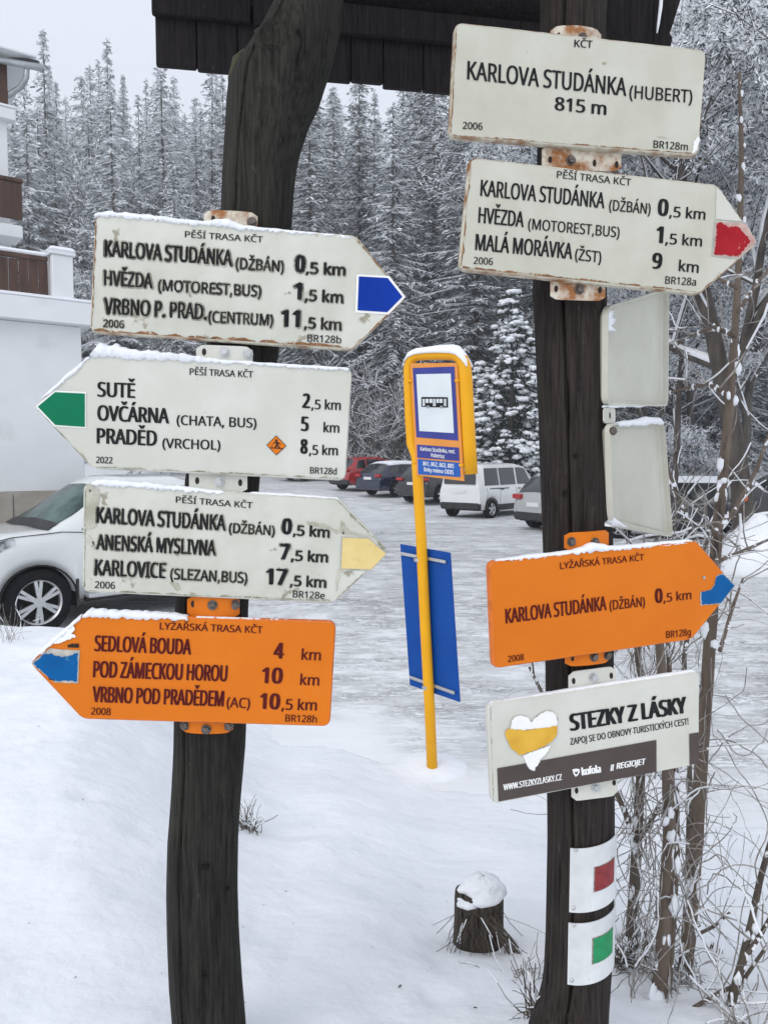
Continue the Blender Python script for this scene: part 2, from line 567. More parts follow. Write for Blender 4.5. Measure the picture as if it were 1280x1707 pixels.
def bank(x, y):
    """height of the snow bank beside the car park"""
    if y > 12:
        return 0.0
    k = x / max(.8, y)
    q = sstep(-.44, -.12, k)                        # 0 on the left, 1 on the right
    yb_r = 5.25 - .75 * sstep(-.08, .08, k) - .45 * sstep(.08, .5, k)
    hr = .72 * max(0, 1 - max(0, y - 1.45) / (yb_r - 1.45)) ** 1.2
    hl = (.74 - .012 * max(0, y - 1.6)) * (1 - sstep(5.9, 7.7, y + .22 * vnoise(x * 1.1, y)))
    h = hl * (1 - q) + hr * q
    m_ = min(1, h * 5)
    h += (.055 * vnoise(x * 1.3, y * 1.3, 1) + .035 * vnoise(x * 3.1, y * 2.6, 2) + .016 * vnoise(x * 8, y * 6, 3) + .007 * vnoise(x * 19, y * 15, 5)) * m_
    for (hx, hy, hr_, hd) in MOUNDS:
        r2 = ((x - hx) ** 2 + (y - hy) ** 2) / hr_ ** 2
        if r2 < 5: h += hd * math.exp(-r2 * 1.3)
    # small hollows where clods fell
    for (hx, hy, hr_, hd) in HOLES:
        r2 = ((x - hx) ** 2 + (y - hy) ** 2) / hr_ ** 2
        if r2 < 4: h -= hd * math.exp(-r2 * 1.6)
    return h


def hill(x, y):
    d = max(0.0, y - 46)
    return .46 * d * sstep(0, 14, d) if d < 110 else .46 * 110


def ground_h(x, y):
    h = lot_h(x, y) + bank(x, y) + hill(x, y)
    if y < 46 and bank(x, y) < .02:
        h -= .03
    if y > 46:
        h += .8 * vnoise(x * .08, y * .08, 4)
    return h


def sheet(name, ys, us, hf, m, spread=1.25):
    g = MB()
    n = len(us)
    vs = []
    for y in ys:
        for u in us:
            x = u * (2.2 + max(0, y) * spread)
            vs.append((x, y, hf(x, y)))
    fs = []
    for j in range(len(ys) - 1):
        for i in range(n - 1):
            a = j * n + i
            fs.append((a, a + 1, a + n + 1, a + n))
    g.add(vs, fs, 0, True)
    o = g.build(name, m)
    tag(o, kind='structure')
    return o


ys = [-6, -3, -1.5, -.5] + [.05 * i for i in range(0, 116)] + [5.8 + .1 * i for i in range(0, 32)] + [9 * 1.06 ** i for i in range(0, 62)]
us = [(-1 + 2 * i / 300) for i in range(301)]
sheet('snowy_ground', ys, us, ground_h, M['snow'])
ysl = [2.5 + .12 * i for i in range(0, 60)] + [9.7 * 1.06 ** i for i in range(0, 27)] + [46.5]
usl = [(-1 + 2 * i / 120) for i in range(121)]
cp_ = sheet('car_park', ysl, usl, lambda x, y: lot_h(x, y) + .006 * vnoise(x * 4, y * 4, 9), M['lot'])


def edge_y(x, y):
    k = x / max(.8, y)
    q = sstep(-.44, -.12, k)
    return 7.6 * (1 - q) + (5.25 - .75 * sstep(-.08, .08, k) - .45 * sstep(.08, .5, k)) * q


wa = cp_.data.attributes.new('wear', 'FLOAT', 'POINT')
for i_, v_ in enumerate(cp_.data.vertices):        # traffic has not worn the rim beside the bank
    x_, y_ = v_.co.x, v_.co.y
    wa.data[i_].value = sstep(-.25, 1.5, y_ - edge_y(x_, y_) + .9 * vnoise(x_ * .9, y_ * .9, 6)) * (.55 + .45 * sstep(60, 10, y_))


# ------------------------------------------------------------------ log posts
def log(name, rows, d, m, label, knots, seed):
    """rows: (image row, left edge, right edge) of the log at distance d"""
    base = at((rows[0][1] + rows[0][2]) / 2, rows[0][0], d)
    base.z = ground_h(base.x, base.y) - .12
    P, Rr = [], []
    # resample smoothly
    ysr = [r[0] for r in rows]
    n = 64
    for i in range(n + 1):
        y = ysr[0] + (ysr[-1] - ysr[0]) * i / n
        xl = float(np.interp(-y, [-q for q in ysr], [r[1] for r in rows]))
        xr = float(np.interp(-y, [-q for q in ysr], [r[2] for r in rows]))
        a, b = at(xl, y, d), at(xr, y, d)
        P.append((a + b) / 2)
        Rr.append((b - a).length / 2 * .985)
    lowest = P[0]
    P.insert(0, Vector((lowest.x, lowest.y, base.z)))
    Rr.insert(0, Rr[0] * 1.1)
    b = MB()
    n = 150
    rg = random.Random(seed)
    ph = [rg.uniform(0, 6.28) for _ in range(6)]
    vs = []
    for i, (p, r) in enumerate(zip(P, Rr)):
        for k in range(n):
            a = 2 * math.pi * k / n
            q = 1 + .018 * math.sin(3 * a + ph[0] + i * .05) + .012 * math.sin(7 * a + ph[1] + i * .11) + .010 * math.sin(i * .5 + ph[2]) * math.cos(a + ph[3])
            # the long drying crack
            ca = -2.05 + .05 * math.sin(i * .21)
            if abs(((a - 2 * math.pi) if a > math.pi else a) - ca) < .032 and i > 1:
                q -= .40
            vs.append(p + Vector((math.cos(a) * r * q, math.sin(a) * r * q, 0)))
    fs = []
    for i in range(len(P) - 1):
        for k in range(n):
            j = (k + 1) % n
            fs.append((i * n + k, i * n + j, i * n + n + j, i * n + n + k))
    fs.append(tuple(range((len(P) - 1) * n, len(P) * n)))
    b.add(vs, fs, 0, True)
    o = b.build(name, m, origin=tuple(base))
    tag(o, label, 'post', 'log posts of the signpost shelter')
    for (kx, ky, kr) in knots:
        c = at(kx, ky, d)
        # on the log surface: find radius at this row
        i = min(range(len(P)), key=lambda q: abs(P[q].z - c.z))
        off = c.x - P[i].x
        yy = P[i].y - math.sqrt(max(1e-6, Rr[i] ** 2 - off ** 2))
        rr = kr / F * d
        kb = MB()
        ring, ring2, ring3 = [], [], []
        for k in range(14):
            a = 2 * math.pi * k / 14
            w = rg.uniform(.85, 1.15)
            ring.append((c.x + math.cos(a) * rr * 1.25 * w, yy + .010, c.z + math.sin(a) * rr * 1.15 * w))
            ring2.append((c.x + math.cos(a) * rr * .8, yy - .005, c.z + math.sin(a) * rr * .8))
            ring3.append((c.x + math.cos(a) * rr * .4, yy + .003, c.z + math.sin(a) * rr * .4))
        vs = ring + ring2 + ring3
        fs = []
        for l in range(2):
            for k in range(14):
                j = (k + 1) % 14
                fs.append((l * 14 + k, l * 14 + j, l * 14 + 14 + j, l * 14 + 14 + k))
        fs.append(tuple(range(28, 42)))
        kb.add(vs, fs, 0, True)
        kb.build('knot', m, o)
    return o, P, Rr


DL, DR = 1.50, 1.58
left_rows = [(1760, 292, 413), (1707, 288, 409), (1640, 282, 403), (1560, 279, 398), (1480, 278, 396), (1400, 280, 397), (1330, 285, 401), (1250, 289, 408), (1210, 290, 410),
             (1000, 293, 414), (800, 310, 433), (585, 345, 465), (375, 370, 488), (300, 372, 493), (250, 375, 503), (200, 378, 521),
             (165, 380, 538), (140, 383, 545), (110, 396, 555), (85, 414, 561), (50, 436, 570), (0, 462, 573), (-60, 485, 590), (-160, 500, 605)]
left_log, LP, LR = log('log_post', left_rows, DL, M['log'], 'dark crooked log post that bends right at a mossy branch stub near the roof',
                       [(466, 102, 24), (355, 1415, 7), (354, 1586, 7), (386, 1462, 5)], 3)
# mossy stub of a cut branch on the left log
sb = MB()
sb.tube([at(418, 215, DL + .01), at(410, 170, DL), at(406, 130, DL - .012), at(408, 98, DL - .02), at(412, 84, DL - .02)], [.030, .033, .030, .022, .008], 20, wob=.05, seed=5)
sb.build('branch_stub', M['moss'], left_log)
right_rows = [(1800, 862, 1008), (1740, 872, 1010), (1707, 884, 1011), (1670, 897, 1013), (1635, 905, 1016), (1560, 909, 1020), (1400, 912, 1022), (1340, 912, 1022), (1120, 910, 1021), (900, 906, 1021),
              (700, 899, 1014), (560, 893, 1012), (480, 889, 1012), (380, 893, 1010), (250, 896, 1006), (30, 901, 1010), (0, 901, 1012), (-160, 900, 1014)]
right_log, RP, RR = log('log_post', right_rows, DR, M['log2'], 'straight dark log post flaring at its foot, with the red and green blaze plates',
                        [(938, 1660, 5), (945, 760, 5), (930, 820, 6)], 9)


def axis(P, Rr, z):
    i = min(range(len(P)), key=lambda q: abs(P[q].z - z))
    return P[i], Rr[i]


# ------------------------------------------------------------------ shelter roof over the posts
E0, E1 = at(260, 112, 2.05), at(750, 153, 2.19)
roof = thing('shelter_roof', 'dark brown plank roof edge over the signpost, cut off by the top of the photo', 'roof', tuple(Vector((E0.x, E0.y, E0.z))))
ex = (E1 - E0); Lr = ex.length * 1.0
exn = ex.normalized()
exh = Vector((exn.x, exn.y, 0)).normalized()
nrm = Vector((exh.y, -exh.x, 0))            # towards the viewer
rg = random.Random(11)
full = Lr * 1.73
xs = 0.0
while xs < full:
    w = rg.uniform(.085, .125)
    w = min(w, full - xs)
    p = MB()
    c = E0 + exn * (xs + w / 2)
    hgt = .150
    p.bbox(c + Vector((0, 0, hgt / 2)) + nrm * rg.uniform(-.003, .003) + Vector((0, 0, rg.uniform(-.006, .004))), w - .0025, .020, hgt, .0025, (exn, nrm, Vector((0, 0, 1))))
    p.build('plank', M['plank'], roof)
    xs += w
bk = MB()
bk.box(E0 + exn * (full / 2) + Vector((0, 0, .10)) - nrm * .016, full - .02, .010, .17, (exn, nrm, Vector((0, 0, 1))))
bk.build('backing_board', M['plank'], roof)
b1 = MB()
b1.bbox(E0 + exn * (.118) + Vector((0, 0, .128 + .06)) + nrm * .022, .246, .022, .14, .003, (exn, nrm, Vector((0, 0, 1))))
b1.build('board', M['plank'], roof)
b2 = MB()
Lb = full - .246
b2.bbox(E0 + exn * (.248 + Lb / 2) + Vector((0, 0, .118 + .03)) + nrm * .030, Lb, .022, .075, .003, (exn, nrm, Vector((0, 0, 1))))
b2.build('board', M['plank'], roof)
b3 = MB()       # roof slab leaning over the posts
sl = (nrm * .86 + Vector((0, 0, .50))).normalized()
up = exn.cross(sl)
if up.z < 0: up = -up
b3.box(E0 + exn * (full / 2 - .05) + Vector((0, 0, .235)) + sl * .52, full + .12, 1.15, .04, (exn, sl, up))
b3.build('roof_slab', M['plank'], roof)
sc = MB()
sc.bbox(E0 + exn * (full / 2 - .05) + Vector((0, 0, .235)) + sl * .52 + up * .06, full + .1, 1.12, .07, .02, (exn, sl, up))
sc.build('snow_cap', M['snow_cap'], roof)
# curved end bracket right of the right post
br = MB()
pl = [(1008, 40), (1060, 66), (1118, 74), (1121, 62), (1116, 55), (1122, 38), (1140, -20), (1150, -80), (1000, -80)]
br.prism([at(x, y, 1.72) for x, y in pl], [at(x, y, 1.72) + Vector((0, .09, 0)) for x, y in pl])
br.build('corner_brace', M['plank'], roof)
ic = MB()
ic.tube([at(1104, -30, 1.70), at(1101, 10, 1.702), at(1097, 40, 1.705), at(1095, 54, 1.705)], [.003, .004, .003, .0015], 6)
ic.build('icicle', M['snow_cap'], roof)


# ------------------------------------------------------------------ lettering
try:        # the plain sans serif that ships with Blender, else its built-in one
    FONT = bpy.data.fonts.load(bpy.utils.system_resource('DATAFILES', path='fonts') + '/NotoSansHebrew-Regular.woff2')
except Exception:
    FONT = None


def glyphs(items):
    """items: (text, offset) -> list of (verts 2-D, faces, xmin, xmax), unit size"""
    objs = []
    for t, off in items:
        cu = bpy.data.curves.new('lettering_source', 'FONT')
        cu.body = t
        cu.size = 1.0
        if FONT: cu.font = FONT
        cu.resolution_u = 3
        o = bpy.data.objects.new('lettering_source', cu)
        COL.objects.link(o)
        objs.append(o)
    bpy.context.view_layer.update()
    dg = bpy.context.evaluated_depsgraph_get()
    out = []
    for o in objs:
        ev = o.evaluated_get(dg)
        me = ev.to_mesh()
        vs = [(v.co.x, v.co.y) for v in me.vertices]
        fs = [tuple(p.vertices) for p in me.polygons]
        ev.to_mesh_clear()
        xs_ = [p[0] for p in vs] or [0, 1]
        out.append((vs, fs, min(xs_), max(xs_)))
    for o in objs:
        cu = o.data
        bpy.data.objects.remove(o)
        bpy.data.curves.remove(cu)
    return out


CAPH = None


def cap_height():
    global CAPH
    if CAPH is None:
        g = glyphs([('H', 0.0)])[0]
        CAPH = max(v[1] for v in g[0])
    return CAPH


class Plane:
    """vertical (or tilted) board plane through two image points with their distances"""
    def __init__(self, a, da, b, db, upv=Vector((0, 0, 1)), crop=(0, 0, 1)):
        self.crop = crop
        A, B = at(*self.px(a), da), at(*self.px(b), db)
        self.A = A
        self.X = (B - A).normalized()
        self.n = self.X.cross(upv).normalized()
        if self.n.y > 0: self.n = -self.n        # towards the viewer
        self.up = self.n.cross(self.X).normalized()
        if self.up.z < 0: self.up = -self.up

    def px(self, p):
        return (self.crop[0] + p[0] / self.crop[2], self.crop[1] + p[1] / self.crop[2])

    def pt(self, p, off=0.0):
        """image point (crop coordinates) on the plane, then off metres towards the viewer"""
        d = ray(*self.px(p))
        t = (self.A - CAM).dot(self.n) / d.dot(self.n)
        return CAM + d * t + self.n * off


def rounded(poly, rads):
    """poly of 3-D coplanar points with corner radii -> loop"""
    out = []
    n = len(poly)
    for i in range(n):
        p, a, b = poly[i], poly[i - 1], poly[(i + 1) % n]
        r = rads[i]
        if r <= 0:
            out.append(p.copy()); continue
        u, v = (a - p), (b - p)
        lu, lv = u.length, v.length
        r1, r2 = min(r, lu * .45), min(r, lv * .45)
        s, e = p + u.normalized() * r1, p + v.normalized() * r2
        for k in range(7):
            t = k / 6
            out.append(s * (1 - t) ** 2 + p * (2 * t * (1 - t)) + e * t ** 2)
    return out


def inset(loop, n, d):
    m = len(loop)
    out = []
    # orientation
    area = Vector((0, 0, 0))
    for i in range(m):
        area += loop[i].cross(loop[(i + 1) % m])
    sgn = 1 if area.dot(n) > 0 else -1
    for i in range(m):
        a, p, b = loop[i - 1], loop[i], loop[(i + 1) % m]
        e1 = (p - a).normalized() if (p - a).length > 1e-9 else (b - p).normalized()
        e2 = (b - p).normalized() if (b - p).length > 1e-9 else e1
        n1, n2 = n.cross(e1) * sgn, n.cross(e2) * sgn
        w = (n1 + n2)
        w = w.normalized() if w.length > 1e-6 else n1
        out.append(p + w * (d / max(.5, w.dot(n1))))
    return out


def panel_mesh(pl, poly, rads, thick=.014, lip=.003):
    loop = rounded([pl.pt(p) for p in poly], rads)
    b = MB()
    n = len(loop)
    outer = [p - pl.n * .004 for p in loop]
    mid = inset([p - pl.n * .0012 for p in loop], pl.n, lip * .35)
    face = inset(loop, pl.n, lip)
    face2 = inset([p - pl.n * .0006 for p in loop], pl.n, lip * 1.5)
    back = [p - pl.n * thick for p in loop]
    backin = inset([p - pl.n * thick for p in loop], pl.n, .002)
    backf = inset([p - pl.n * .004 for p in loop], pl.n, .003)
    loops = [back, outer, mid, face, face2]
    vs = [v for l in loops for v in l]
    fs, mi = [], []
    for l in range(4):
        for i in range(n):
            j = (i + 1) % n
            b_ = (l * n + i, l * n + j, l * n + n + j, l * n + n + i)
            fs.append(b_); mi.append(1 if l < 3 else 0)
    b.add(vs, fs, 0, False)
    b.m[-len(fs):] = mi
    b.add(face2, [tuple(range(n))], 0)
    # hollow back
    vs = back + backin + backf
    fs = []
    for l in range(2):
        for i in range(n):
            j = (i + 1) % n
            fs.append((l * n + i, l * n + j, l * n + n + j, l * n + n + i))
    fs.append(tuple(range(2 * n, 3 * n)))
    b.add(vs, fs, 0)
    return b, loop


def text_mesh(pl, lines, off, bold=.018, halo=0.0):
    """lines: (text, p0, p1, cap height[, weight[, slant]]) in crop pixels, baseline ends.
    Weight is built from copies of each letter a hair apart."""
    b = MB()
    G = glyphs([(l[0], 0) for l in lines])
    ch = cap_height()
    for l, (vs, fs, x0, x1) in zip(lines, G):
        if not vs: continue
        wt = (l[4] if len(l) > 4 else bold) * 1.4
        B0, B1 = pl.pt(l[1]), pl.pt(l[2])
        pm = ((l[1][0] + l[2][0]) / 2, (l[1][1] + l[2][1]) / 2)
        q0 = pl.pt(pm)
        q1 = pl.pt((pm[0], pm[1] - l[3]))
        U = pl.up * (q1 - q0).length
        ul = U.length
        D = B1 - B0
        Dn = D.normalized()
        w = x1 - x0
        slant = l[5] if len(l) > 5 else 0.0
        wm = wt / ch * ul                       # stroke growth in metres
        if halo:
            sh = [(math.cos(a) * halo * ul, math.sin(a) * halo * ul) for a in [i * math.pi / 4 for i in range(8)]]
        else:
            sh = [(-wm, 0), (wm, 0), (-wm * .35, wm * .18), (wm * .35, -wm * .18)]
        g = 0 if halo else wm
        for i, (dx, dy) in enumerate(sh):
            out = []
            for (x, y) in vs:
                t = (x - x0) / w
                out.append(B0 + Dn * (g + dx) + D * (t * (1 - 2 * g / D.length)) + U * (y / ch) + pl.up * dy + Dn * (slant * (y / ch) * ul) + pl.n * (off + i * .00004))
            b.add(out, fs, 0)
    return b


def poly_mesh(pl, polys, off):
    b = MB()
    for p in polys:
        b.add([pl.pt(q, off) for q in p], [tuple(range(len(p)))], 0)
    return b


def rag(poly, amp, seed, step=6.0):
    """ragged outline: subdivide edges and jitter"""
    rg = random.Random(seed)
    out = []
    n = len(poly)
    for i in range(n):
        a, b = poly[i], poly[(i + 1) % n]
        L_ = math.hypot(b[0] - a[0], b[1] - a[1])
        k = max(1, int(L_ / step))
        for j in range(k):
            t = j / k
            w = amp if j else 0
            out.append((a[0] + (b[0] - a[0]) * t + rg.uniform(-w, w), a[1] + (b[1] - a[1]) * t + rg.uniform(-w, w)))
    return out


def edge_stain(pl, pts, width, m, seed, parent, inside=(0, -1)):
    """ragged stain creeping in from a board's edge"""
    rg = random.Random(seed)
    b = MB()
    for i in range(len(pts) - 1):
        a, c = pts[i], pts[i + 1]
        L_ = math.hypot(c[0] - a[0], c[1] - a[1])
        k = max(3, int(L_ / 7))
        top, bot = [], []
        for j in range(k + 1):
            t = j / k
            x, y = a[0] + (c[0] - a[0]) * t, a[1] + (c[1] - a[1]) * t
            w = width * max(.06, .45 + 1.1 * vnoise(j * .23, seed * 2.3, 11) + .5 * vnoise(j * .8, seed, 12))
            bot.append(pl.pt((x, y), .0004)); top.append(pl.pt((x + inside[0] * w, y + inside[1] * w), .0004))
        for j in range(k):
            b.add([bot[j], bot[j + 1], top[j + 1], top[j]], [(0, 1, 2, 3)], 0)
    return b.build('edge_stain', M[m], parent)


def snow_strip(pl, pts, heights, depth=.030, seed=0, name='snow_cap', parent=None, drop=.004):
    """snow lying along a board's upper edge. pts in crop px, heights in px"""
    rg = random.Random(seed)
    P, Hh = [], []
    for i in range(len(pts) - 1):
        a, b = pts[i], pts[i + 1]
        L_ = math.hypot(b[0] - a[0], b[1] - a[1])
        k = max(2, int(L_ / (7 * max(.6, pl.crop[2] * .6))))
        for j in range(k):
            t = j / k
            P.append((a[0] + (b[0] - a[0]) * t, a[1] + (b[1] - a[1]) * t)); Hh.append(heights[i] * (1 - t) + heights[i + 1] * t)
    P.append(pts[-1]); Hh.append(heights[-1])
    b = MB()
    n = 9
    vs = []
    for i, (p, h) in enumerate(zip(P, Hh)):
        q0 = pl.pt(p); q1 = pl.pt((p[0], p[1] - 10))
        hm = (q1 - q0).length / 10 * h * (1 + .55 * vnoise(i * .33, seed * 3.1, 7) + .35 * vnoise(i * .9, seed * 1.7, 8) + rg.uniform(-.06, .06)) * (1 if 0 < i < len(P) - 1 else .15)
        dd = depth * (1 + rg.uniform(-.12, .12)) * (.5 + .5 * min(1, h / (10 * pl.crop[2])))
        c = q0 - pl.n * (.008)
        for k in range(n):
            a = math.pi * k / (n - 1)
            y = math.sin(a) ** .8
            fwd = math.cos(a) * dd / 2
            dz = hm * y - (drop * rg.uniform(.2, 1.6) if k == 0 else (drop if k == n - 1 else 0))
            vs.append(c + pl.n * (fwd if k else min(fwd, .0105)) + pl.up * dz)
    fs = []
    m = len(P)
    for i in range(m - 1):
        for k in range(n - 1):
            fs.append((i * n + k, i * n + k + 1, i * n + n + k + 1, i * n + n + k))
        fs.append((i * n, i * n + n, i * n + n + n - 1, i * n + n - 1))
    fs.append(tuple(range(n))); fs.append(tuple(range((m - 1) * n, m * n)))
    b.add(vs, fs, 0, True)
    return b.build(name, M['snow_cap'], parent)


def bracket(pl, quad, m, parent, bolts, holes=(), bend=.0, off=-.014, boltm='bolt', name='bracket'):
    """tab above or below a board. quad px TL,TR,BR,BL; bolts/holes as (u,v) on the quad"""
    b = MB()
    nx = 10
    F_, K_ = [], []
    def q(u, v):
        p = (quad[0][0] * (1 - u) * (1 - v) + quad[1][0] * u * (1 - v) + quad[2][0] * u * v + quad[3][0] * (1 - u) * v,
             quad[0][1] * (1 - u) * (1 - v) + quad[1][1] * u * (1 - v) + quad[2][1] * u * v + quad[3][1] * (1 - u) * v)
        return pl.pt(p, off - bend * (2 * u - 1) ** 2)
    W_ = (q(1, .5) - q(0, .5)).length
    rr = .16
    vs = []
    prof = []
    for i in range(nx + 1):
        u = i / nx
        e = min(u, 1 - u) * 6
        c = .16 * (1 - math.sqrt(max(0, 1 - (1 - min(1, e)) ** 2)))
        prof.append((u, c, 1 - c))
    for (u, a, c) in prof:
        vs += [q(u, a), q(u, c), q(u, c) - pl.n * .003, q(u, a) - pl.n * .003]
    fs = []
    for i in range(nx):
        for k in range(4):
            j = (k + 1) % 4
            fs.append((i * 4 + k, i * 4 + j, i * 4 + 4 + j, i * 4 + 4 + k))
    fs.append((0, 1, 2, 3)); fs.append((nx * 4, nx * 4 + 1, nx * 4 + 2, nx * 4 + 3))
    b.add(vs, fs, 0)
    o = b.build(name, m, parent)
    for (u, v) in bolts:
        c = q(u, v)
        bb = MB()
        r = .0062
        for (r1, t0, t1, n) in ((r * 1.5, .0002, .0022, 14), (r, .0022, .0075, 6)):
            ring = [c + pl.X * (math.cos(2 * math.pi * k / n) * r1) + pl.up * (math.sin(2 * math.pi * k / n) * r1) for k in range(n)]
            bb.prism([p + pl.n * t1 for p in ring], [p + pl.n * t0 for p in ring])
        bb.build('bolt', M[boltm], o)
    if holes:
        hb = MB()
        for (u, v) in holes:
            c = q(u, v)
            ring = [c + pl.n * .0006 + pl.X * (math.cos(2 * math.pi * k / 12) * .0038) + pl.up * (math.sin(2 * math.pi * k / 12) * .0065) for k in range(12)]
            hb.add(ring, [tuple(range(12))], 0)
        hb.build('slot', M['hole'], o)
    return o


def quadpx(crop, x0, y0, x1, y1, slope=0.0):
    """full-image px box to crop coordinates with a slope"""
    def c(x, y): return ((x - crop[0]) * crop[2], (y - crop[1]) * crop[2])
    dy = (x1 - x0) * slope
    return [c(x0, y0), c(x1, y0 + dy), c(x1, y1 + dy), c(x0, y1)]


def sign(label, crop, pa, da, pb, db, poly, rads, mface, mrim, thick=.014):
    pl = Plane(pa, da, pb, db, crop=crop)
    c = sum([pl.pt(p) for p in poly], Vector()) / len(poly)
    low = min(pl.pt(p).z for p in poly)
    t = thing('trail_sign', label, 'trail sign', (c.x, c.y, low), group='trail signs on the two log posts')
    b, loop = panel_mesh(pl, poly, rads, thick)
    b.build('panel', [M[mface], M[mrim]], t)
    return pl, t


rc = .016
# ---- left post, top: blue arrow
C1 = (130, 330, 2.2456)
pl, t = sign('white sign with a dark blue arrow and flaking letters, topmost on the left post', C1, (50, 300), 1.385, (1030, 360), 1.425,
             [(63, 56), (1040, 138), (1229, 372), (1025, 571), (43, 503)], [rc, .012, .014, .012, rc], 'enamel_worn', 'rust_rim')
L1 = [('PĚŠÍ TRASA KČT', (400, 146), (692, 166), 23, .012),
      ('KARLOVA STUDÁNKA', (100, 217), (577, 253), 58), ('(DŽBÁN)', (590, 264), (770, 277), 41, .012), ('0', (812, 275), (850, 278), 62, .035), (',5 km', (852, 281), (1000, 290), 41, .02),
      ('HVĚZDA', (97, 325), (280, 337), 54), ('(MOTOREST,BUS)', (300, 346), (685, 369), 41, .012), ('1', (806, 378), (838, 380), 62, .035), (',5 km', (848, 383), (992, 393), 41, .02),
      ('VRBNO P. PRAD.', (97, 432), (482, 455), 58), ('(CENTRUM)', (488, 464), (730, 477), 41, .012), ('11', (758, 480), (830, 483), 62, .035), (',5 km', (845, 487), (985, 495), 41, .02),
      ('2006', (95, 482), (172, 486), 27, .01), ('BR128b', (858, 537), (985, 544), 27, .01)]
text_mesh(pl, L1[1:14], .0002, halo=.105).build('flaked_paint', M['flake'], t)
text_mesh(pl, L1, .0005).build('lettering', M['black_ink'], t)
poly_mesh(pl, [[(1043, 285), (1165, 291), (1226, 370), (1162, 436), (1038, 428)]], .0005).build('arrow_border', M['white_ink'], t)
poly_mesh(pl, [[(1051, 293), (1159, 299), (1214, 369), (1157, 427), (1046, 420)]], .0012).build('arrow_mark', M['blue_ink'], t)
bracket(pl, quadpx(C1, 337, 344, 428, 382, .05), M['rusty_tab'], t, [(.90, .45)], [(.18, .4)], .006)
edge_stain(pl, [(60, 497), (1010, 561)], 13, 'rust_stain', 1, t)
edge_stain(pl, [(66, 80), (50, 480)], 7, 'rust_stain', 2, t, (1, 0))
edge_stain(pl, [(1042, 146), (1218, 366)], 6, 'rust_stain', 3, t, (-1, .5))
edge_stain(pl, [(1030, 560), (1200, 400)], 8, 'rust_stain', 4, t, (-.8, -.6))
snow_strip(pl, [(62, 62), (110, 61), (300, 76), (470, 96), (540, 98), (620, 110), (750, 118), (1030, 142)], [8, 16, 14, 13, 30, 12, 5, 2], seed=1, parent=t)

# ---- left post, second: green arrow
C2 = (40, 560, 2.0645)
pl, t = sign('clean white sign with a green arrow pointing left and a small orange skier diamond', C2, (230, 300), 1.375, (1120, 330), 1.415,
             [(33, 240), (232, 62), (1130, 110), (1107, 499), (236, 457)], [.014, .012, rc, rc, .012], 'enamel_pale', 'grey_rim')
L2 = [('PĚŠÍ TRASA KČT', (570, 133), (788, 143), 22, .012), ('SUTĚ', (252, 208), (383, 213), 50, .022), ('OVČÁRNA', (252, 290), (500, 301), 52, .022), ('(CHATA, BUS)', (525, 305), (800, 316), 33, .014),
      ('PRADĚD', (250, 369), (458, 378), 52, .022), ('(VRCHOL)', (476, 385), (676, 392), 33, .014), ('2', (957, 247), (985, 248), 49, .03), (',5 km', (988, 251), (1090, 255), 33, .016),
      ('5', (952, 326), (980, 327), 49, .03), ('km', (1030, 331), (1085, 333), 33, .016), ('8', (950, 404), (976, 405), 49, .03), (',5 km', (980, 408), (1080, 411), 33, .016),
      ('2022', (248, 437), (305, 439), 22, .012), ('BR128d', (984, 473), (1076, 477), 22, .012)]
text_mesh(pl, L2, .0005).build('lettering', M['black_ink'], t)
poly_mesh(pl, [[(40, 242), (105, 187), (214, 192), (214, 318), (105, 311)]], .0005).build('arrow_border', M['white_ink'], t)
poly_mesh(pl, [[(48, 243), (108, 193), (210, 198), (210, 313), (108, 306)]], .0012).build('arrow_mark', M['green_ink'], t)
dm = poly_mesh(pl, [[(834, 375), (868, 342), (903, 378), (868, 411)]], .0005).build('skier_diamond', M['black_ink'], t)
poly_mesh(pl, [[(837, 375), (868, 345), (900, 378), (868, 408)]], .0009).build('diamond_field', M['orange'], dm)
poly_mesh(pl, [[(848, 383), (890, 386), (890, 389), (848, 386)], [(862, 384), (868, 372), (866, 365), (872, 362), (876, 370), (871, 377), (867, 385)], [(874, 375), (882, 385), (878, 386), (870, 378)],
               [(867, 366), (858, 372), (857, 370), (866, 362)], [(873, 364), (884, 372), (883, 375), (872, 368)], [(864, 360), (867, 355), (872, 356), (872, 361), (868, 363)], [(856, 371), (853, 384), (852, 384), (855, 370)]],
          .0014).build('skier_figure', M['black_ink'], dm)
bracket(pl, quadpx(C2, 325, 572, 420, 612, .04), M['enamel_pale'], t, [(.50, .28), (.92, .33)], [(.14, .3)], 0, boltm='zinc')
edge_stain(pl, [(250, 452), (1090, 491)], 6, 'algae_stain', 5, t)
edge_stain(pl, [(48, 255), (230, 448)], 8, 'algae_stain', 6, t, (.7, -.7))
bracket(pl, quadpx(C2, 313, 782, 411, 819, .03), M['enamel_pale'], t, [(.52, .55)], [(.14, .52), (.88, .55)], 0, boltm='zinc')
snow_strip(pl, [(228, 66), (260, 64), (400, 72), (600, 82), (700, 88), (1118, 112)], [10, 38, 30, 16, 8, 4], depth=.036, seed=2, parent=t)
snow_strip(pl, [(60, 214), (120, 163), (170, 122), (225, 70)], [3, 10, 12, 6], depth=.028, seed=3, parent=t)

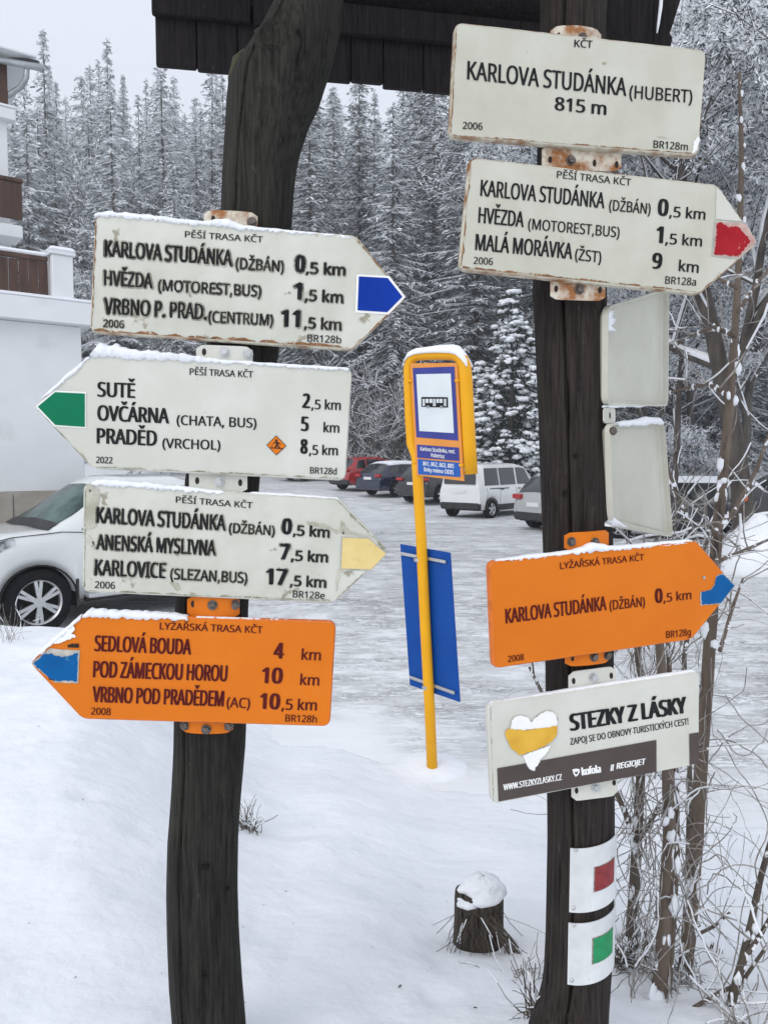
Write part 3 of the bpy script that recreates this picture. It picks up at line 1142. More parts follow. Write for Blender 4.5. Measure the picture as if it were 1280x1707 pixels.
# ---- left post, third: yellow arrow
C3 = (120, 790, 2.3704)
pl, t = sign('white walking sign with a pale yellow arrow and peeling cracked paint', C3, (42, 260), 1.375, (1050, 300), 1.415,
             [(44, 34), (1060, 97), (1252, 303), (1035, 512), (40, 468)], [rc, .012, .014, .012, rc], 'enamel_worn', 'grey_rim')
L3 = [('PĚŠÍ TRASA KČT', (410, 113), (713, 136), 24, .012), ('KARLOVA STUDÁNKA', (97, 192), (607, 224), 60), ('(DŽBÁN)', (620, 232), (800, 243), 38, .012), ('0', (828, 237), (868, 239), 60, .035), (',5 km', (872, 242), (1017, 252), 40, .02),
      ('ANENSKÁ MYSLIVNA', (95, 298), (568, 322), 58), ('7', (820, 337), (860, 339), 60, .035), (',5 km', (865, 342), (1010, 350), 40, .02), ('KARLOVICE', (90, 399), (370, 413), 60),
      ('(SLEZAN,BUS)', (388, 416), (692, 432), 42, .012), ('17', (765, 435), (850, 440), 62, .035), (',5 km', (860, 442), (1003, 450), 40, .02), ('2006', (90, 451), (170, 455), 27, .01), ('BR128e', (872, 488), (998, 495), 27, .01)]
text_mesh(pl, L3[1:12], .0002, halo=.085).build('flaked_paint', M['flake'], t)
text_mesh(pl, L3, .0005).build('lettering', M['black_ink'], t)
poly_mesh(pl, [rag([(56, 44), (72, 38), (108, 62), (112, 92), (98, 130), (95, 170), (98, 208), (62, 220), (50, 205)], 3.5, 2), rag([(66, 240), (84, 262), (92, 300), (76, 292), (60, 262)], 2.5, 3),
               rag([(385, 430), (420, 432), (430, 455), (412, 462)], 3, 4), rag([(925, 185), (1000, 200), (1052, 222), (1050, 240), (1010, 216), (930, 200)], 3, 5), rag([(1058, 235), (1095, 238), (1170, 250), (1172, 243), (1100, 228), (1062, 180)], 3, 6),
               rag([(1050, 378), (1120, 380), (1060, 392), (1052, 430), (1046, 470), (1042, 420)], 2.5, 7)], .0003).build('bare_patch', M['bare_paint'], t)
poly_mesh(pl, [[(1064, 248), (1172, 251), (1244, 315), (1184, 382), (1058, 379)]], .0006).build('arrow_border', M['worn_edge'], t)
edge_stain(pl, [(55, 462), (1020, 504)], 7, 'algae_stain', 7, t)
edge_stain(pl, [(52, 60), (46, 450)], 7, 'algae_stain', 8, t, (1, 0))
edge_stain(pl, [(1050, 104), (1240, 296)], 14, 'algae_stain', 9, t, (-1, .6))
edge_stain(pl, [(1040, 500), (1240, 312)], 8, 'algae_stain', 10, t, (-.7, -.7))
poly_mesh(pl, [[(1069, 252), (1170, 256), (1240, 315), (1182, 377), (1063, 374)]], .0012).build('arrow_mark', M['yellow_ink'], t)
snow_strip(pl, [(75, 36), (120, 38), (300, 50), (450, 62), (600, 70)], [6, 20, 17, 12, 3], depth=.030, seed=4, parent=t)
snow_strip(pl, [(700, 74), (850, 83), (1055, 96)], [3, 6, 3], depth=.022, seed=14, parent=t)

# ---- left post, lowest: orange ski sign
C4 = (30, 990, 2.2456)
pl, t = sign('orange ski trail sign with three lines of text and a sky blue arrow pointing left', C4, (240, 260), 1.37, (1180, 300), 1.41,
             [(40, 258), (248, 76), (1191, 104), (1168, 499), (240, 471)], [.014, .012, rc, rc, .012], 'orange', 'orange_rim')
L4 = [('LYŽAŘSKÁ TRASA KČT', (530, 133), (915, 148), 26, .012), ('SEDLOVÁ BOUDA', (285, 214), (648, 228), 58), ('4', (955, 241), (995, 243), 58, .03), ('km', (1060, 247), (1133, 250), 40, .014),
      ('POD ZÁMECKOU HOROU', (280, 312), (783, 328), 60), ('10', (910, 334), (990, 336), 58, .03), ('km', (1055, 341), (1127, 344), 40, .014), ('VRBNO POD PRADĚDEM', (277, 405), (770, 422), 58),
      ('(AC)', (780, 425), (868, 429), 38, .012), ('10', (903, 430), (980, 433), 58, .03), (',5 km', (985, 434), (1118, 437), 40, .014), ('2008', (273, 452), (347, 455), 26, .01), ('BR128h', (1000, 478), (1118, 483), 26, .01)]
text_mesh(pl, L4, .0005).build('lettering', M['maroon_ink'], t)
poly_mesh(pl, [rag([(50, 262), (118, 205), (232, 212), (226, 335), (138, 333)], 1.5, 7)], .0005).build('arrow_border', M['worn_edge'], t)
poly_mesh(pl, [rag([(58, 262), (100, 226), (128, 222), (140, 232), (170, 236), (225, 221), (222, 327), (145, 326), (120, 317)], 2.5, 8)], .0012).build('arrow_mark', M['sky_ink'], t)
poly_mesh(pl, [rag([(185, 190), (228, 186), (230, 200), (190, 202)], 3, 9), rag([(112, 308), (135, 318), (140, 328), (118, 322)], 2.5, 9)], .0008).build('bare_patch', M['hole'], t)
bracket(pl, quadpx(C4, 308, 998, 397, 1032, .02), M['orange'], t, [(.5, .36), (.92, .36)], [(.12, .36)], .012)
bracket(pl, quadpx(C4, 298, 1196, 386, 1228, .01), M['orange'], t, [(.08, .62), (.5, .75), (.92, .62)], [], .010)
snow_strip(pl, [(242, 82), (270, 78), (420, 84), (560, 88), (635, 90)], [6, 22, 18, 16, 8], depth=.034, seed=6, parent=t)
snow_strip(pl, [(660, 92), (900, 98), (1170, 106)], [5, 3, 2], depth=.022, seed=16, parent=t)
snow_strip(pl, [(55, 246), (105, 202), (160, 156), (236, 84)], [3, 10, 14, 8], depth=.030, seed=7, parent=t)
poly_mesh(pl, [rag([(120, 190), (160, 148), (205, 110), (215, 130), (200, 150), (225, 160), (190, 170), (165, 182)], 3, 10)], .002).build('snow_patch', M['snow_cap'], t)

# ---- right post, top: place name
CA = (740, 20, 2.7826)
pl, t = sign('white rectangular place name sign at the top of the right post', CA, (38, 300), 1.44, (1195, 420), 1.51,
             [(52, 42), (1218, 172), (1182, 670), (22, 577)], [rc, rc, rc, rc], 'enamel', 'rust_rim')
LA = [('KČT', (603, 160), (688, 165), 34, .014), ('KARLOVA STUDÁNKA', (106, 310), (845, 388), 84, .012), ('(HUBERT)', (858, 398), (1150, 420), 60, .010), ('815 m', (512, 452), (752, 476), 60, .022),
      ('2006', (86, 540), (178, 545), 32, .012), ('BR128m', (970, 628), (1130, 641), 34, .010)]
text_mesh(pl, LA, .0005).build('lettering', M['black_ink'], t)
poly_mesh(pl, [rag([(1158, 600), (1180, 572), (1186, 590), (1172, 640), (1150, 655)], 2, 11)], .0006).build('bare_patch', M['white_ink'], t)
poly_mesh(pl, [rag([(988, 572), (1040, 580), (1038, 584), (990, 577)], 2, 12)], .0006).build('scratch', M['bare_paint'], t)
bracket(pl, quadpx(CA, 926, 31, 1012, 72, .08), M['rusty_tab'], t, [(.58, .50)], [(.14, .42), (.95, .55)], .012)
edge_stain(pl, [(40, 570), (1150, 656)], 7, 'rust_stain', 11, t)
edge_stain(pl, [(56, 70), (30, 560)], 6, 'rust_stain', 12, t, (1, 0))
bracket(pl, quadpx(CA, 908, 236, 1041, 276, .04), M['rusty_tab'], t, [(.36, .60)], [(.1, .6), (.66, .68), (.94, .7)], .0)

# ---- right post, second: red arrow
CB = (730, 240, 2.3273)
pl, t = sign('white walking sign with a faded red arrow under the place name sign', CB, (100, 270), 1.435, (1060, 360), 1.495,
             [(122, 48), (1085, 155), (1241, 385), (1014, 584), (80, 487)], [rc, .012, .014, .012, rc], 'enamel', 'rust_rim')
LB = [('PĚŠÍ TRASA KČT', (460, 130), (748, 161), 27, .010), ('KARLOVA STUDÁNKA', (163, 200), (645, 249), 62, .012), ('(DŽBÁN)', (662, 256), (823, 272), 42, .010), ('0', (850, 275), (892, 279), 64, .032), (',5 km', (895, 281), (1036, 293), 41, .016),
      ('HVĚZDA', (155, 304), (332, 322), 60, .014), ('(MOTOREST,BUS)', (348, 329), (703, 362), 41, .010), ('1', (843, 381), (872, 384), 64, .032), (',5 km', (880, 386), (1023, 397), 41, .016),
      ('MALÁ MORÁVKA', (143, 410), (520, 446), 62, .014), ('(ŽST)', (530, 448), (632, 461), 44, .010), ('9', (828, 481), (868, 484), 60, .032), ('km', (932, 492), (1010, 500), 42, .016), ('2006', (137, 464), (212, 469), 27, .010), ('BR128a', (880, 541), (1000, 549), 29, .010)]
text_mesh(pl, LB, .0005).build('lettering', M['black_ink'], t)
poly_mesh(pl, [[(1080, 165), (1098, 185), (1182, 300), (1076, 290)]], .0004).build('tip_patch', M['enamel_pale'], t)
poly_mesh(pl, [rag([(1073, 296), (1194, 302), (1236, 380), (1168, 446), (1062, 434)], 1.5, 13)], .0006).build('arrow_border', M['worn_edge'], t)
poly_mesh(pl, [rag([(1078, 302), (1190, 308), (1232, 379), (1165, 440), (1068, 430)], 1, 14)], .0010).build('arrow_field', M['pink_ink'], t)
poly_mesh(pl, [rag([(1082, 308), (1100, 305), (1120, 320), (1165, 322), (1185, 345), (1212, 376), (1180, 415), (1160, 436), (1072, 428)], 4, 15)], .0015).build('arrow_mark', M['red_ink'], t)
bracket(pl, quadpx(CB, 922, 460, 1014, 496, .03), M['rusty_tab'], t, [(.52, .50)], [(.1, .5), (.9, .5)], .0)
edge_stain(pl, [(95, 480), (1000, 573)], 9, 'rust_stain', 13, t)
edge_stain(pl, [(126, 75), (88, 470)], 9, 'rust_stain', 14, t, (1, 0))
edge_stain(pl, [(1090, 168), (1230, 372)], 5, 'algae_stain', 15, t, (-1, .5))
edge_stain(pl, [(1020, 572), (1228, 395)], 9, 'rust_stain', 16, t, (-.7, -.7))

# ---- right post: orange ski sign
CC = (800, 880, 2.909)
pl, t = sign('orange ski trail sign with one line of text and a torn blue arrow pointing right', CC, (52, 420), 1.405, (1040, 300), 1.525,
             [(42, 163), (1046, 58), (1238, 281), (1028, 543), (64, 686)], [rc, .012, .016, .012, rc], 'orange', 'orange_rim')
LC = [('LYŽAŘSKÁ TRASA KČT', (388, 200), (795, 157), 31, .012), ('KARLOVA STUDÁNKA', (124, 464), (614, 398), 69, .016), ('(DŽBÁN)', (628, 399), (800, 380), 46, .012), ('0', (848, 365), (886, 361), 68, .03), (',5 km', (889, 361), (1025, 345), 42, .014),
      ('2008', (135, 652), (213, 641), 30, .012), ('BR128g', (902, 535), (1022, 521), 33, .012)]
text_mesh(pl, LC, .0005).build('lettering', M['maroon_ink'], t)
bl = rag([(1072, 312), (1108, 303), (1122, 296), (1138, 272), (1143, 240), (1158, 230), (1180, 226), (1232, 280), (1166, 364), (1073, 372)], 2.0, 18)
poly_mesh(pl, [[(1153 + (x - 1153) * 1.07, 300 + (y - 300) * 1.06) for x, y in bl]], .0005).build('arrow_border', M['worn_edge'], t)
poly_mesh(pl, [bl], .0012).build('arrow_mark', M['sky_ink'], t)
bb = MB()
c = pl.pt((1084, 241)); ring = [c + pl.X * (math.cos(k * .524) * .0032) + pl.up * (math.sin(k * .524) * .0032) for k in range(12)]
bb.prism([p + pl.n * .002 for p in ring], [p for p in ring]); bb.build('rivet', M['zinc'], t)
bracket(pl, quadpx(CC, 952, 890, 1026, 921, -.07), M['orange'], t, [(.12, .50), (.62, .60)], [], .010)
bracket(pl, quadpx(CC, 952, 1088, 1026, 1116, -.10), M['orange'], t, [(.60, .52), (.94, .55)], [(.14, .5)], .008)
snow_strip(pl, [(75, 158), (250, 140), (450, 118), (540, 108), (640, 102), (1030, 60)], [3, 8, 10, 34, 12, 4], depth=.026, seed=8, parent=t)

# ---- right post, lowest: sponsor board
CD = (800, 1100, 3.2)
pl, t = sign('cream sponsor board with a gold and white heart above a dark brown strip', CD, (45, 500), 1.44, (1165, 310), 1.515,
             [(36, 235), (1150, 62), (1172, 80), (1170, 558), (62, 774)], [rc, .01, .01, rc, rc], 'enamel_pale', 'enamel_pale')
poly_mesh(pl, [[(91, 580), (940, 428), (941, 598), (98, 757)], [(1115, 396), (1166, 387), (1167, 551), (1117, 562)]], .0006).build('dark_band', M['dark_band'], t)
LD = [('STEZKY Z LÁSKY', (480, 380), (1105, 282), 87, .035), ('ZAPOJ SE DO OBNOVY TURISTICKÝCH CEST!', (482, 455), (1112, 345), 34, .012)]
text_mesh(pl, LD, .0005).build('lettering', M['black_ink'], t)
LW = [('WWW.STEZKYZLASKY.CZ', (125, 697), (437, 640), 32, .02), ('kofola', (541, 617), (645, 600), 40, .035), ('REGIOJET', (726, 583), (880, 557), 31, .03, .18), ('//', (694, 594), (716, 590), 34, .03)]
text_mesh(pl, LW, .0010).build('white_lettering', M['white_ink'], t)
hw = [(170, 322), (185, 305), (215, 297), (245, 303), (262, 318), (276, 333), (290, 312), (320, 288), (355, 273), (385, 275), (405, 295), (412, 325), (405, 352), (360, 364), (300, 366), (240, 374), (160, 372)]
hg = [(140, 368), (240, 374), (300, 366), (410, 352), (408, 395), (385, 430), (340, 462), (270, 490), (210, 510), (165, 470), (140, 425), (132, 395)]
hb = [(228, 512), (300, 482), (375, 458), (362, 490), (335, 515), (312, 550), (285, 592), (262, 580), (240, 545)]
poly_mesh(pl, [rag([(300 + (x - 300) * 1.02, 430 + (y - 430) * 1.015) for x, y in q], 3, i, 8) for i, q in enumerate((hw, hb))], .0009).build('heart_border', M['worn_edge'], t)  # ragged greyish rim, just wider than the white heart shapes
poly_mesh(pl, [rag(hw, 3, 21, 7), rag(hb, 4, 23, 7)], .0016).build('white_heart', M['white_ink'], t)
poly_mesh(pl, [rag(hg, 4, 22, 7)], .0022).build('gold_heart', M['gold_ink'], t)
lf = poly_mesh(pl, [[(491, 584), (512, 580), (530, 583), (530, 600), (520, 616), (508, 624), (496, 606)]], .0014).build('badge', M['white_ink'], t)
poly_mesh(pl, [[(502, 594), (510, 600), (518, 592), (520, 604), (510, 612), (504, 604)]], .0019).build('badge_mark', M['dark_band'], lf)
bracket(pl, quadpx(CD, 953, 1124, 1032, 1166, -.13), M['enamel_pale'], t, [(.52, .34)], [(.1, .38), (.9, .36)], .0, boltm='zinc')
edge_stain(pl, [(55, 250), (70, 760)], 5, 'algae_stain', 17, t, (1, 0))
bracket(pl, quadpx(CD, 958, 1296, 1035, 1342, -.13), M['enamel_pale'], t, [(.52, .58)], [(.1, .62), (.92, .5)], .0, boltm='zinc')
snow_strip(pl, [(50, 236), (300, 197), (520, 158), (800, 116), (1150, 62)], [3, 6, 3, 6, 5], depth=.022, seed=9, parent=t)


# ---- right post: two boards turned away, seen from behind
def blank(label, quad, dl, dr, seed, snow_px):
    cr = (960, 430, 3.4125)
    pl = Plane(quad[0], dl, quad[1], dr, crop=cr)
    c = sum([pl.pt(p) for p in quad], Vector()) / 4
    t = thing('trail_sign', label, 'trail sign', (c.x, c.y, min(pl.pt(p).z for p in quad)), group='trail signs on the two log posts')
    loop = rounded([pl.pt(p) for p in quad], [.022, .024, .024, .022])
    n = len(loop)
    lip = .020
    b = MB()
    out_f = loop                                       # rim towards the viewer
    in_f = inset(loop, pl.n, .003)
    in_b = inset([p - pl.n * lip * .55 for p in loop], pl.n, .006)
    in_b2 = inset([p - pl.n * lip * .85 for p in loop], pl.n, .012)
    out_m = [p - pl.n * lip * .6 for p in loop]
    out_b = inset([p - pl.n * lip for p in loop], pl.n, .010)
    loops = [out_b, out_m, out_f, in_f, in_b, in_b2]
    vs = [v for l in loops for v in l]
    fs = []
    for l in range(5):
        for i in range(n):
            j = (i + 1) % n
            fs.append((l * n + i, l * n + j, l * n + n + j, l * n + n + i))
    fs.append(tuple(range(n)))
    fs.append(tuple(range(5 * n, 6 * n)))
    b.add(vs, fs, 0)
    b.build('panel', M['enamel'], t)
    for pts, h in snow_px:
        snow_strip(pl, pts, h, depth=.03, seed=seed, parent=t)
    return pl, t


pl, t = blank('upper of two blank cream boards turned edge-on to the right post, leaf of frost inside', [(182, 275), (530, 172), (525, 842), (180, 838)], 1.50, 1.80, 31, [])
fr = MB()
rg = random.Random(4)
for k in range(9):
    a0 = pl.pt((184, 330 + k * 9), -.006); a1 = pl.pt((215 + rg.uniform(0, 25), 310 + k * 12 + rg.uniform(-10, 10)), -.003)
    fr.tube([a0, (a0 + a1) / 2 + Vector((0, 0, .002)), a1], [.004, .005, .001], 5)
fr.build('frost', M['snow_cap'], t)
snow_strip(pl, [(188, 838), (300, 834), (400, 838)], [14, 8, 3], depth=.02, seed=32, parent=t)
bracket(pl, [(175, 850), (238, 850), (238, 940), (175, 940)], M['enamel'], t, [], [(.5, .5)], 0, off=-.005)
pl, t = blank('lower of two blank cream boards turned edge-on to the right post, snow along its top', [(195, 942), (505, 938), (552, 1588), (210, 1528)], 1.50, 1.80, 33, [([(240, 942), (330, 940), (430, 938), (495, 940)], [6, 20, 34, 26])])
snow_strip(pl, [(200, 1515), (240, 1520), (300, 1530)], [50, 30, 5], depth=.02, seed=34, parent=t)
sk = MB(); c = pl.pt((200, 985), .004)
sk.blob(c, .008, .008, .008, 8, 4); sk.build('bolt', M['bolt'], t)


# ---- blaze plates bent round the right post
def blaze(label, y0, y1, sq, msq, tilt):
    p0, r0 = axis(RP, RR, at(967, (y0 + y1) / 2, DR).z)
    rr = r0 + .005
    dd = DR - r0
    zt, zb = at(967, y0, dd).z, at(967, y1, dd).z
    a0, a1 = R(-30), R(76)
    t = thing('blaze_plate', label, 'trail marker', (p0.x, p0.y, zb), group='trail marker plates on the right post')

    def patch(a0, a1, zt, zb, rad, th, nx=18):
        b = MB()
        vs = []
        for i in range(nx + 1):
            a = a0 + (a1 - a0) * i / nx
            for (r_, z) in ((rad, zt), (rad, zb), (rad - th, zb), (rad - th, zt)):
                vs.append(Vector((p0.x + math.sin(a) * r_, p0.y - math.cos(a) * r_, z + tilt * math.sin(a) * .02)))
        fs = []
        for i in range(nx):
            for k in range(4):
                j = (k + 1) % 4
                fs.append((i * 4 + k, i * 4 + j, i * 4 + 4 + j, i * 4 + 4 + k))
        fs.append((0, 1, 2, 3)); fs.append(tuple(nx * 4 + k for k in range(4)))
        b.add(vs, fs, 0, False)
        return b
    patch(a0, a1, zt, zb, rr, .002).build('plate', M['blaze'], t)
    zs, ze = at(967, sq[0], dd).z, at(967, sq[1], dd).z
    patch(R(sq[2] - 2), R(sq[3] + 2), zs + .002, ze - .002, rr + .0006, .0004).build('square_border', M['blaze_edge'], t)
    patch(R(sq[2]), R(sq[3]), zs, ze, rr + .0012, .0005).build('colour_square', M[msq], t)
    for (a, z) in ((R(-21), zt - .007), (R(-23), zb + .006)):
        n_ = MB()
        n_.blob((p0.x + math.sin(a) * (rr + .001), p0.y - math.cos(a) * (rr + .001), z), .0042, .003, .0042, 8, 4)
        n_.build('nail', M['zinc'], t)


blaze('metal marker plate with a dark red square, upper of two on the right post', 1412, 1519, (1447, 1486, 9, 50), 'blaze_red', .6)
blaze('metal marker plate with a green square, lower of two on the right post', 1537, 1640, (1565, 1606, 9, 50), 'blaze_green', .6)

# ------------------------------------------------------------------ bus stop sign
CS = (640, 550, 6.322)
bp_ = Plane((300, 900), 4.72, (820, 900), 4.51, crop=CS)
foot = at(716, 1283, 4.74)
bs = thing('bus_stop_sign', 'tall yellow bus stop sign with snow on its arched top and a bus pictogram', 'bus stop sign', (foot.x, foot.y, ground_h(foot.x, foot.y)))
tb = MB()


def cpx(x, y): return ((x - CS[0]) * CS[2], (y - CS[1]) * CS[2])


b_ = -.02
leg = [cpx(718, 1300), cpx(713, 1180), cpx(706, 1050), cpx(699, 900), cpx(691, 760), (273, 1200), (255, 900), (245, 600), (241, 420), (250, 340), (280, 285), (330, 262), (420, 256), (560, 250),
       (700, 250), (762, 268), (805, 310), (830, 380), (842, 500), (858, 800), (880, 1200), (900, 1520)]
tb.tube([bp_.pt(p, b_) for p in leg], [.033 if i < 12 else .033 + .006 * min(1, (i - 12) / 5) for i in range(len(leg))], 16)
tb.build('pole', M['yellow_pole'], bs)
# panel hung in the arch
pn = MB()
pf = [(288, 352), (782, 348), (850, 1592), (350, 1530)]
pn.prism([bp_.pt(p, .012) for p in pf], [bp_.pt(p, .0) for p in pf])
pan = pn.build('panel', M['panel_orange'], bs)
poly_mesh(bp_, [[(316, 402), (755, 386), (796, 1166), (355, 1130)]], .0140).build('blue_field', M['panel_blue'], pan)
poly_mesh(bp_, [[(355, 468), (718, 460), (752, 1087), (388, 1065)]], .0160).build('white_field', M['panel_white'], pan)
bus = [[(410, 712), (420, 707), (682, 709), (690, 716), (692, 818), (640, 818), (632, 800), (612, 800), (604, 817), (498, 815), (492, 798), (470, 798), (463, 813), (412, 811)]]
bo = poly_mesh(bp_, bus, .0175).build('bus_pictogram', M['black_ink'], pan)
wl_ = []
for (x0, x1) in ((424, 435), (438, 449), (458, 486), (496, 526), (534, 546), (550, 562), (570, 598), (604, 634), (648, 658), (662, 674)):
    door = x1 - x0 < 15
    wl_.append([(x0, 727), (x1, 727.5), (x1 + .5, 804 if door else 770), (x0 + .5, 803 if door else 769)])
for cx in (482, 623):
    wl_.append([(cx + 15 * math.cos(k * .5236), 814 + 17 * math.sin(k * .5236)) for k in range(12)])
poly_mesh(bp_, wl_, .0188).build('bus_window', M['panel_white'], bo)
poly_mesh(bp_, [[(cx + 11 * math.cos(k * .5236), 813 + 13 * math.sin(k * .5236)) for k in range(12)] for cx in (482, 623)], .0198).build('bus_wheel', M['black_ink'], bo)
poly_mesh(bp_, [[(cx + 6 * math.cos(k * .5236), 813 + 7 * math.sin(k * .5236)) for k in range(12)] for cx in (482, 623)], .0206).build('bus_hub', M['panel_white'], bo)
np_ = poly_mesh(bp_, [[(360, 1207), (803, 1240), (808, 1380), (365, 1345)]], .0145).build('name_plate', M['panel_blue'], pan)
text_mesh(bp_, [('Karlova Studánka, rest.', (398, 1270), (765, 1301), 40, .012), ('Hubertus', (510, 1335), (652, 1353), 40, .012)], .0165).build('lettering', M['white_ink'], np_)
lp_ = poly_mesh(bp_, [[(368, 1360), (812, 1400), (818, 1550), (375, 1520)]], .0145).build('line_plate', M['panel_cyan'], pan)
text_mesh(bp_, [('861, 862, 863, 885', (425, 1426), (752, 1456), 42, .014), ('linky mimo ODIS', (437, 1488), (748, 1522), 42, .014)], .0165).build('lettering', M['white_ink'], lp_)
for (x, y) in ((288, 535), (330, 1392), (780, 535), (825, 1425)):
    cl = MB()
    cl.bbox(bp_.pt((x, y), .008), .030, .020, .016, .003, (bp_.X, bp_.n, bp_.up))
    cl.build('clip', M['yellow_pole'], bs)
sn = MB()
prof = [(215, 285), (225, 240), (265, 195), (330, 165), (420, 152), (560, 145), (700, 150), (770, 165), (830, 215), (868, 260), (882, 290)]
hts = [4, 35, 62, 62, 60, 70, 80, 80, 62, 36, 6]
top_ = [bp_.pt((x, y + 80), b_) for x, y in prof]
vs, n = [], 9
for i, (p, h) in enumerate(zip(top_, hts)):
    hm = h / CS[2] / F * 4.4
    for k in range(n):
        a = math.pi * k / (n - 1)
        vs.append(p + bp_.n * (math.cos(a) * .044) + bp_.up * (math.sin(a) * hm * 1.25 - .008))
fs = []
for i in range(len(prof) - 1):
    for k in range(n - 1):
        fs.append((i * n + k, i * n + k + 1, i * n + n + k + 1, i * n + n + k))
    fs.append((i * n, i * n + n, i * n + n + n - 1, i * n + n - 1))
sn.add(vs, fs, 0, True)
sn.build('snow_cap', M['snow_cap'], bs)

CT = (640, 860, 3.88)
tp = Plane((120, 600), 4.82, (450, 650), 4.57, crop=CT)
pf = [(92, 184), (415, 241), (478, 1211), (155, 1100)]
cc = sum([tp.pt(p) for p in pf], Vector()) / 4
tt = thing('timetable_board', 'plain blue board clamped behind the lower yellow pole', 'board', (cc.x, cc.y, min(tp.pt(p).z for p in pf)))
q = MB()
q.prism([tp.pt(p, -.02) for p in pf], [tp.pt(p, -.028) for p in pf])
q.build('board', M['board_blue'], tt)
for (a, b, r0, r1) in (((100, 243), (395, 300), (185, 285), (248, 285)), ((160, 1045), (452, 1150), (238, 1112), (303, 1115))):
    k = MB()
    A, B = tp.pt(a, -.010), tp.pt(b, -.010)
    k.bbox((A + B) / 2, (B - A).length, .016, .020, .003, ((B - A).normalized(), tp.n, tp.up))
    rail = k.build('rail', M['zinc'], tt)
    kb = MB()
    m0, m1 = tp.pt(r0, .0), tp.pt(r1, .0)
    # band round the pole
    cy = (m0 + m1) / 2
    cpt = bp_.pt(((tp.px(((r0[0] + r1[0]) / 2, r0[1]))[0] - CS[0]) * CS[2], (tp.px(r0)[1] - CS[1]) * CS[2]), b_)
    ring = [cpt + Vector((math.cos(i * .2618) * .0345, math.sin(i * .2618) * .0345, 0)) for i in range(24)]
    lo_, hi_ = [p - Vector((0, 0, .011)) for p in ring], [p + Vector((0, 0, .011)) for p in ring]
    kb.add(lo_ + hi_, [(i, (i + 1) % 24, 24 + (i + 1) % 24, 24 + i) for i in range(24)], 0, True)
    kb.build('pole_band', M['zinc'], rail)

# ------------------------------------------------------------------ white guesthouse on the left
wd = Vector((math.cos(R(36)), math.sin(R(36)), 0))      # along its street wall, to the right and away
wn_ = Vector((wd.y, -wd.x, 0))                          # out of the wall, towards the viewer
WZ = Vector((0, 0, 1))
KC = at(139, 700, 12.0); KC.z = 0                       # street corner on the ground
zb_ = at(139, 817, 12.0).z                              # top of the stone base
zw = at(150, 545, 12.0).z                               # underside of the coping
zp = at(150, 508, 12.0).z                               # terrace level
house = thing('garage_block', 'white rendered garage block with stone base under a terrace, left edge of the photo', 'building', tuple(KC))
LW_ = 9.0


def hb(off_along0, off_along1, out0, out1, z0, z1, name, m, parent=house):
    b = MB()
    c = KC + wd * ((off_along0 + off_along1) / 2) + wn_ * ((out0 + out1) / 2) + WZ * ((z0 + z1) / 2)
    b.bbox(c, abs(off_along1 - off_along0), abs(out1 - out0), z1 - z0, .008, (wd, wn_, WZ))
    return b.build(name, m, parent)


hb(-LW_, 0, -5, 0, zb_, zw, 'wall', M['render_white'])
hb(-LW_, -.01, -5, .03, -.3, zb_ - .004, 'stone_base', M['stone'])
jb = MB()
for i in range(14):
    x = -.42 - i * .62
    jb.box(KC + wd * x + wn_ * .0315 + WZ * ((zb_ - .3) / 2), .012, .006, zb_ + .2, (wd, wn_, WZ))
jb.build('tile_joint', M['joint'], house)
hb(-LW_, .16, -5.1, .22, zw + .004, zp, 'coping', M['render_white'])
hb(-LW_, .17, -.6, .23, zp + .003, zp + .045, 'snow_cap', M['snow_cap'])
# small wall lamp stub at the frame edge
pil = thing('terrace_pillar', 'square white masonry pillar with a snowy cap on the terrace corner', 'pillar', tuple(KC + wd * -.30 + WZ * zp))
p1 = at(102, 500, 11.85)
pz1 = at(102, 428, 11.85).z
b = MB(); b.bbox((p1.x, p1.y, (zp + .045 + pz1) / 2), .30, .30, pz1 - zp - .05, .01, (wd, wn_, WZ)); b.build('shaft', M['render_white'], pil)
b = MB(); b.bbox((p1.x, p1.y, pz1 + .02), .37, .37, .045, .01, (wd, wn_, WZ)); b.build('cap', M['render_white'], pil)
b = MB(); b.bbox((p1.x, p1.y, pz1 + .075), .38, .38, .075, .03, (wd, wn_, WZ)); b.build('snow_cap', M['snow_cap'], pil)
fe = thing('terrace_fence', 'brown vertical board fence with a snowy rail on the white terrace', 'fence', tuple(Vector((p1.x, p1.y, zp)) - wd * .3))
fz0, fz1 = zp + .06, at(80, 440, 11.8).z
rg = random.Random(5)
b = MB()
x = .18
while x < 6:
    w = .135
    b.bbox(Vector((p1.x, p1.y, (fz0 + fz1) / 2)) - wd * (x + w / 2) + wn_ * rg.uniform(-.004, .004), w - .008, .028, fz1 - fz0 + rg.uniform(-.01, .01), .004, (wd, wn_, WZ))
    x += w
b.build('board_panel', M['brown_wood'], fe)
b = MB(); b.bbox(Vector((p1.x, p1.y, fz1 + .05)) - wd * 3.1, 5.84, .09, .07, .01, (wd, wn_, WZ)); b.build('rail', M['brown_wood'], fe)
b = MB(); b.bbox(Vector((p1.x, p1.y, fz1 + .115)) - wd * 3.1, 5.84, .11, .06, .025, (wd, wn_, WZ)); b.build('snow_cap', M['snow_cap'], fe)

# upper house behind the terrace
hc = at(17, 200, 13.0)
uh = thing('guesthouse', 'white upper house with brown balcony and steel gutter at the left edge', 'building', (hc.x, hc.y, zp))


def ub(a0, a1, o0, o1, z0, z1, name, m, parent=uh, bev=.01):
    b = MB()
    c = Vector((hc.x, hc.y, 0)) + wd * ((a0 + a1) / 2) + wn_ * ((o0 + o1) / 2) + WZ * ((z0 + z1) / 2)
    b.bbox(c, abs(a1 - a0), abs(o1 - o0), z1 - z0, bev, (wd, wn_, WZ))
    return b.build(name, m, parent)


def zat(y, d): return at(17, y, d).z


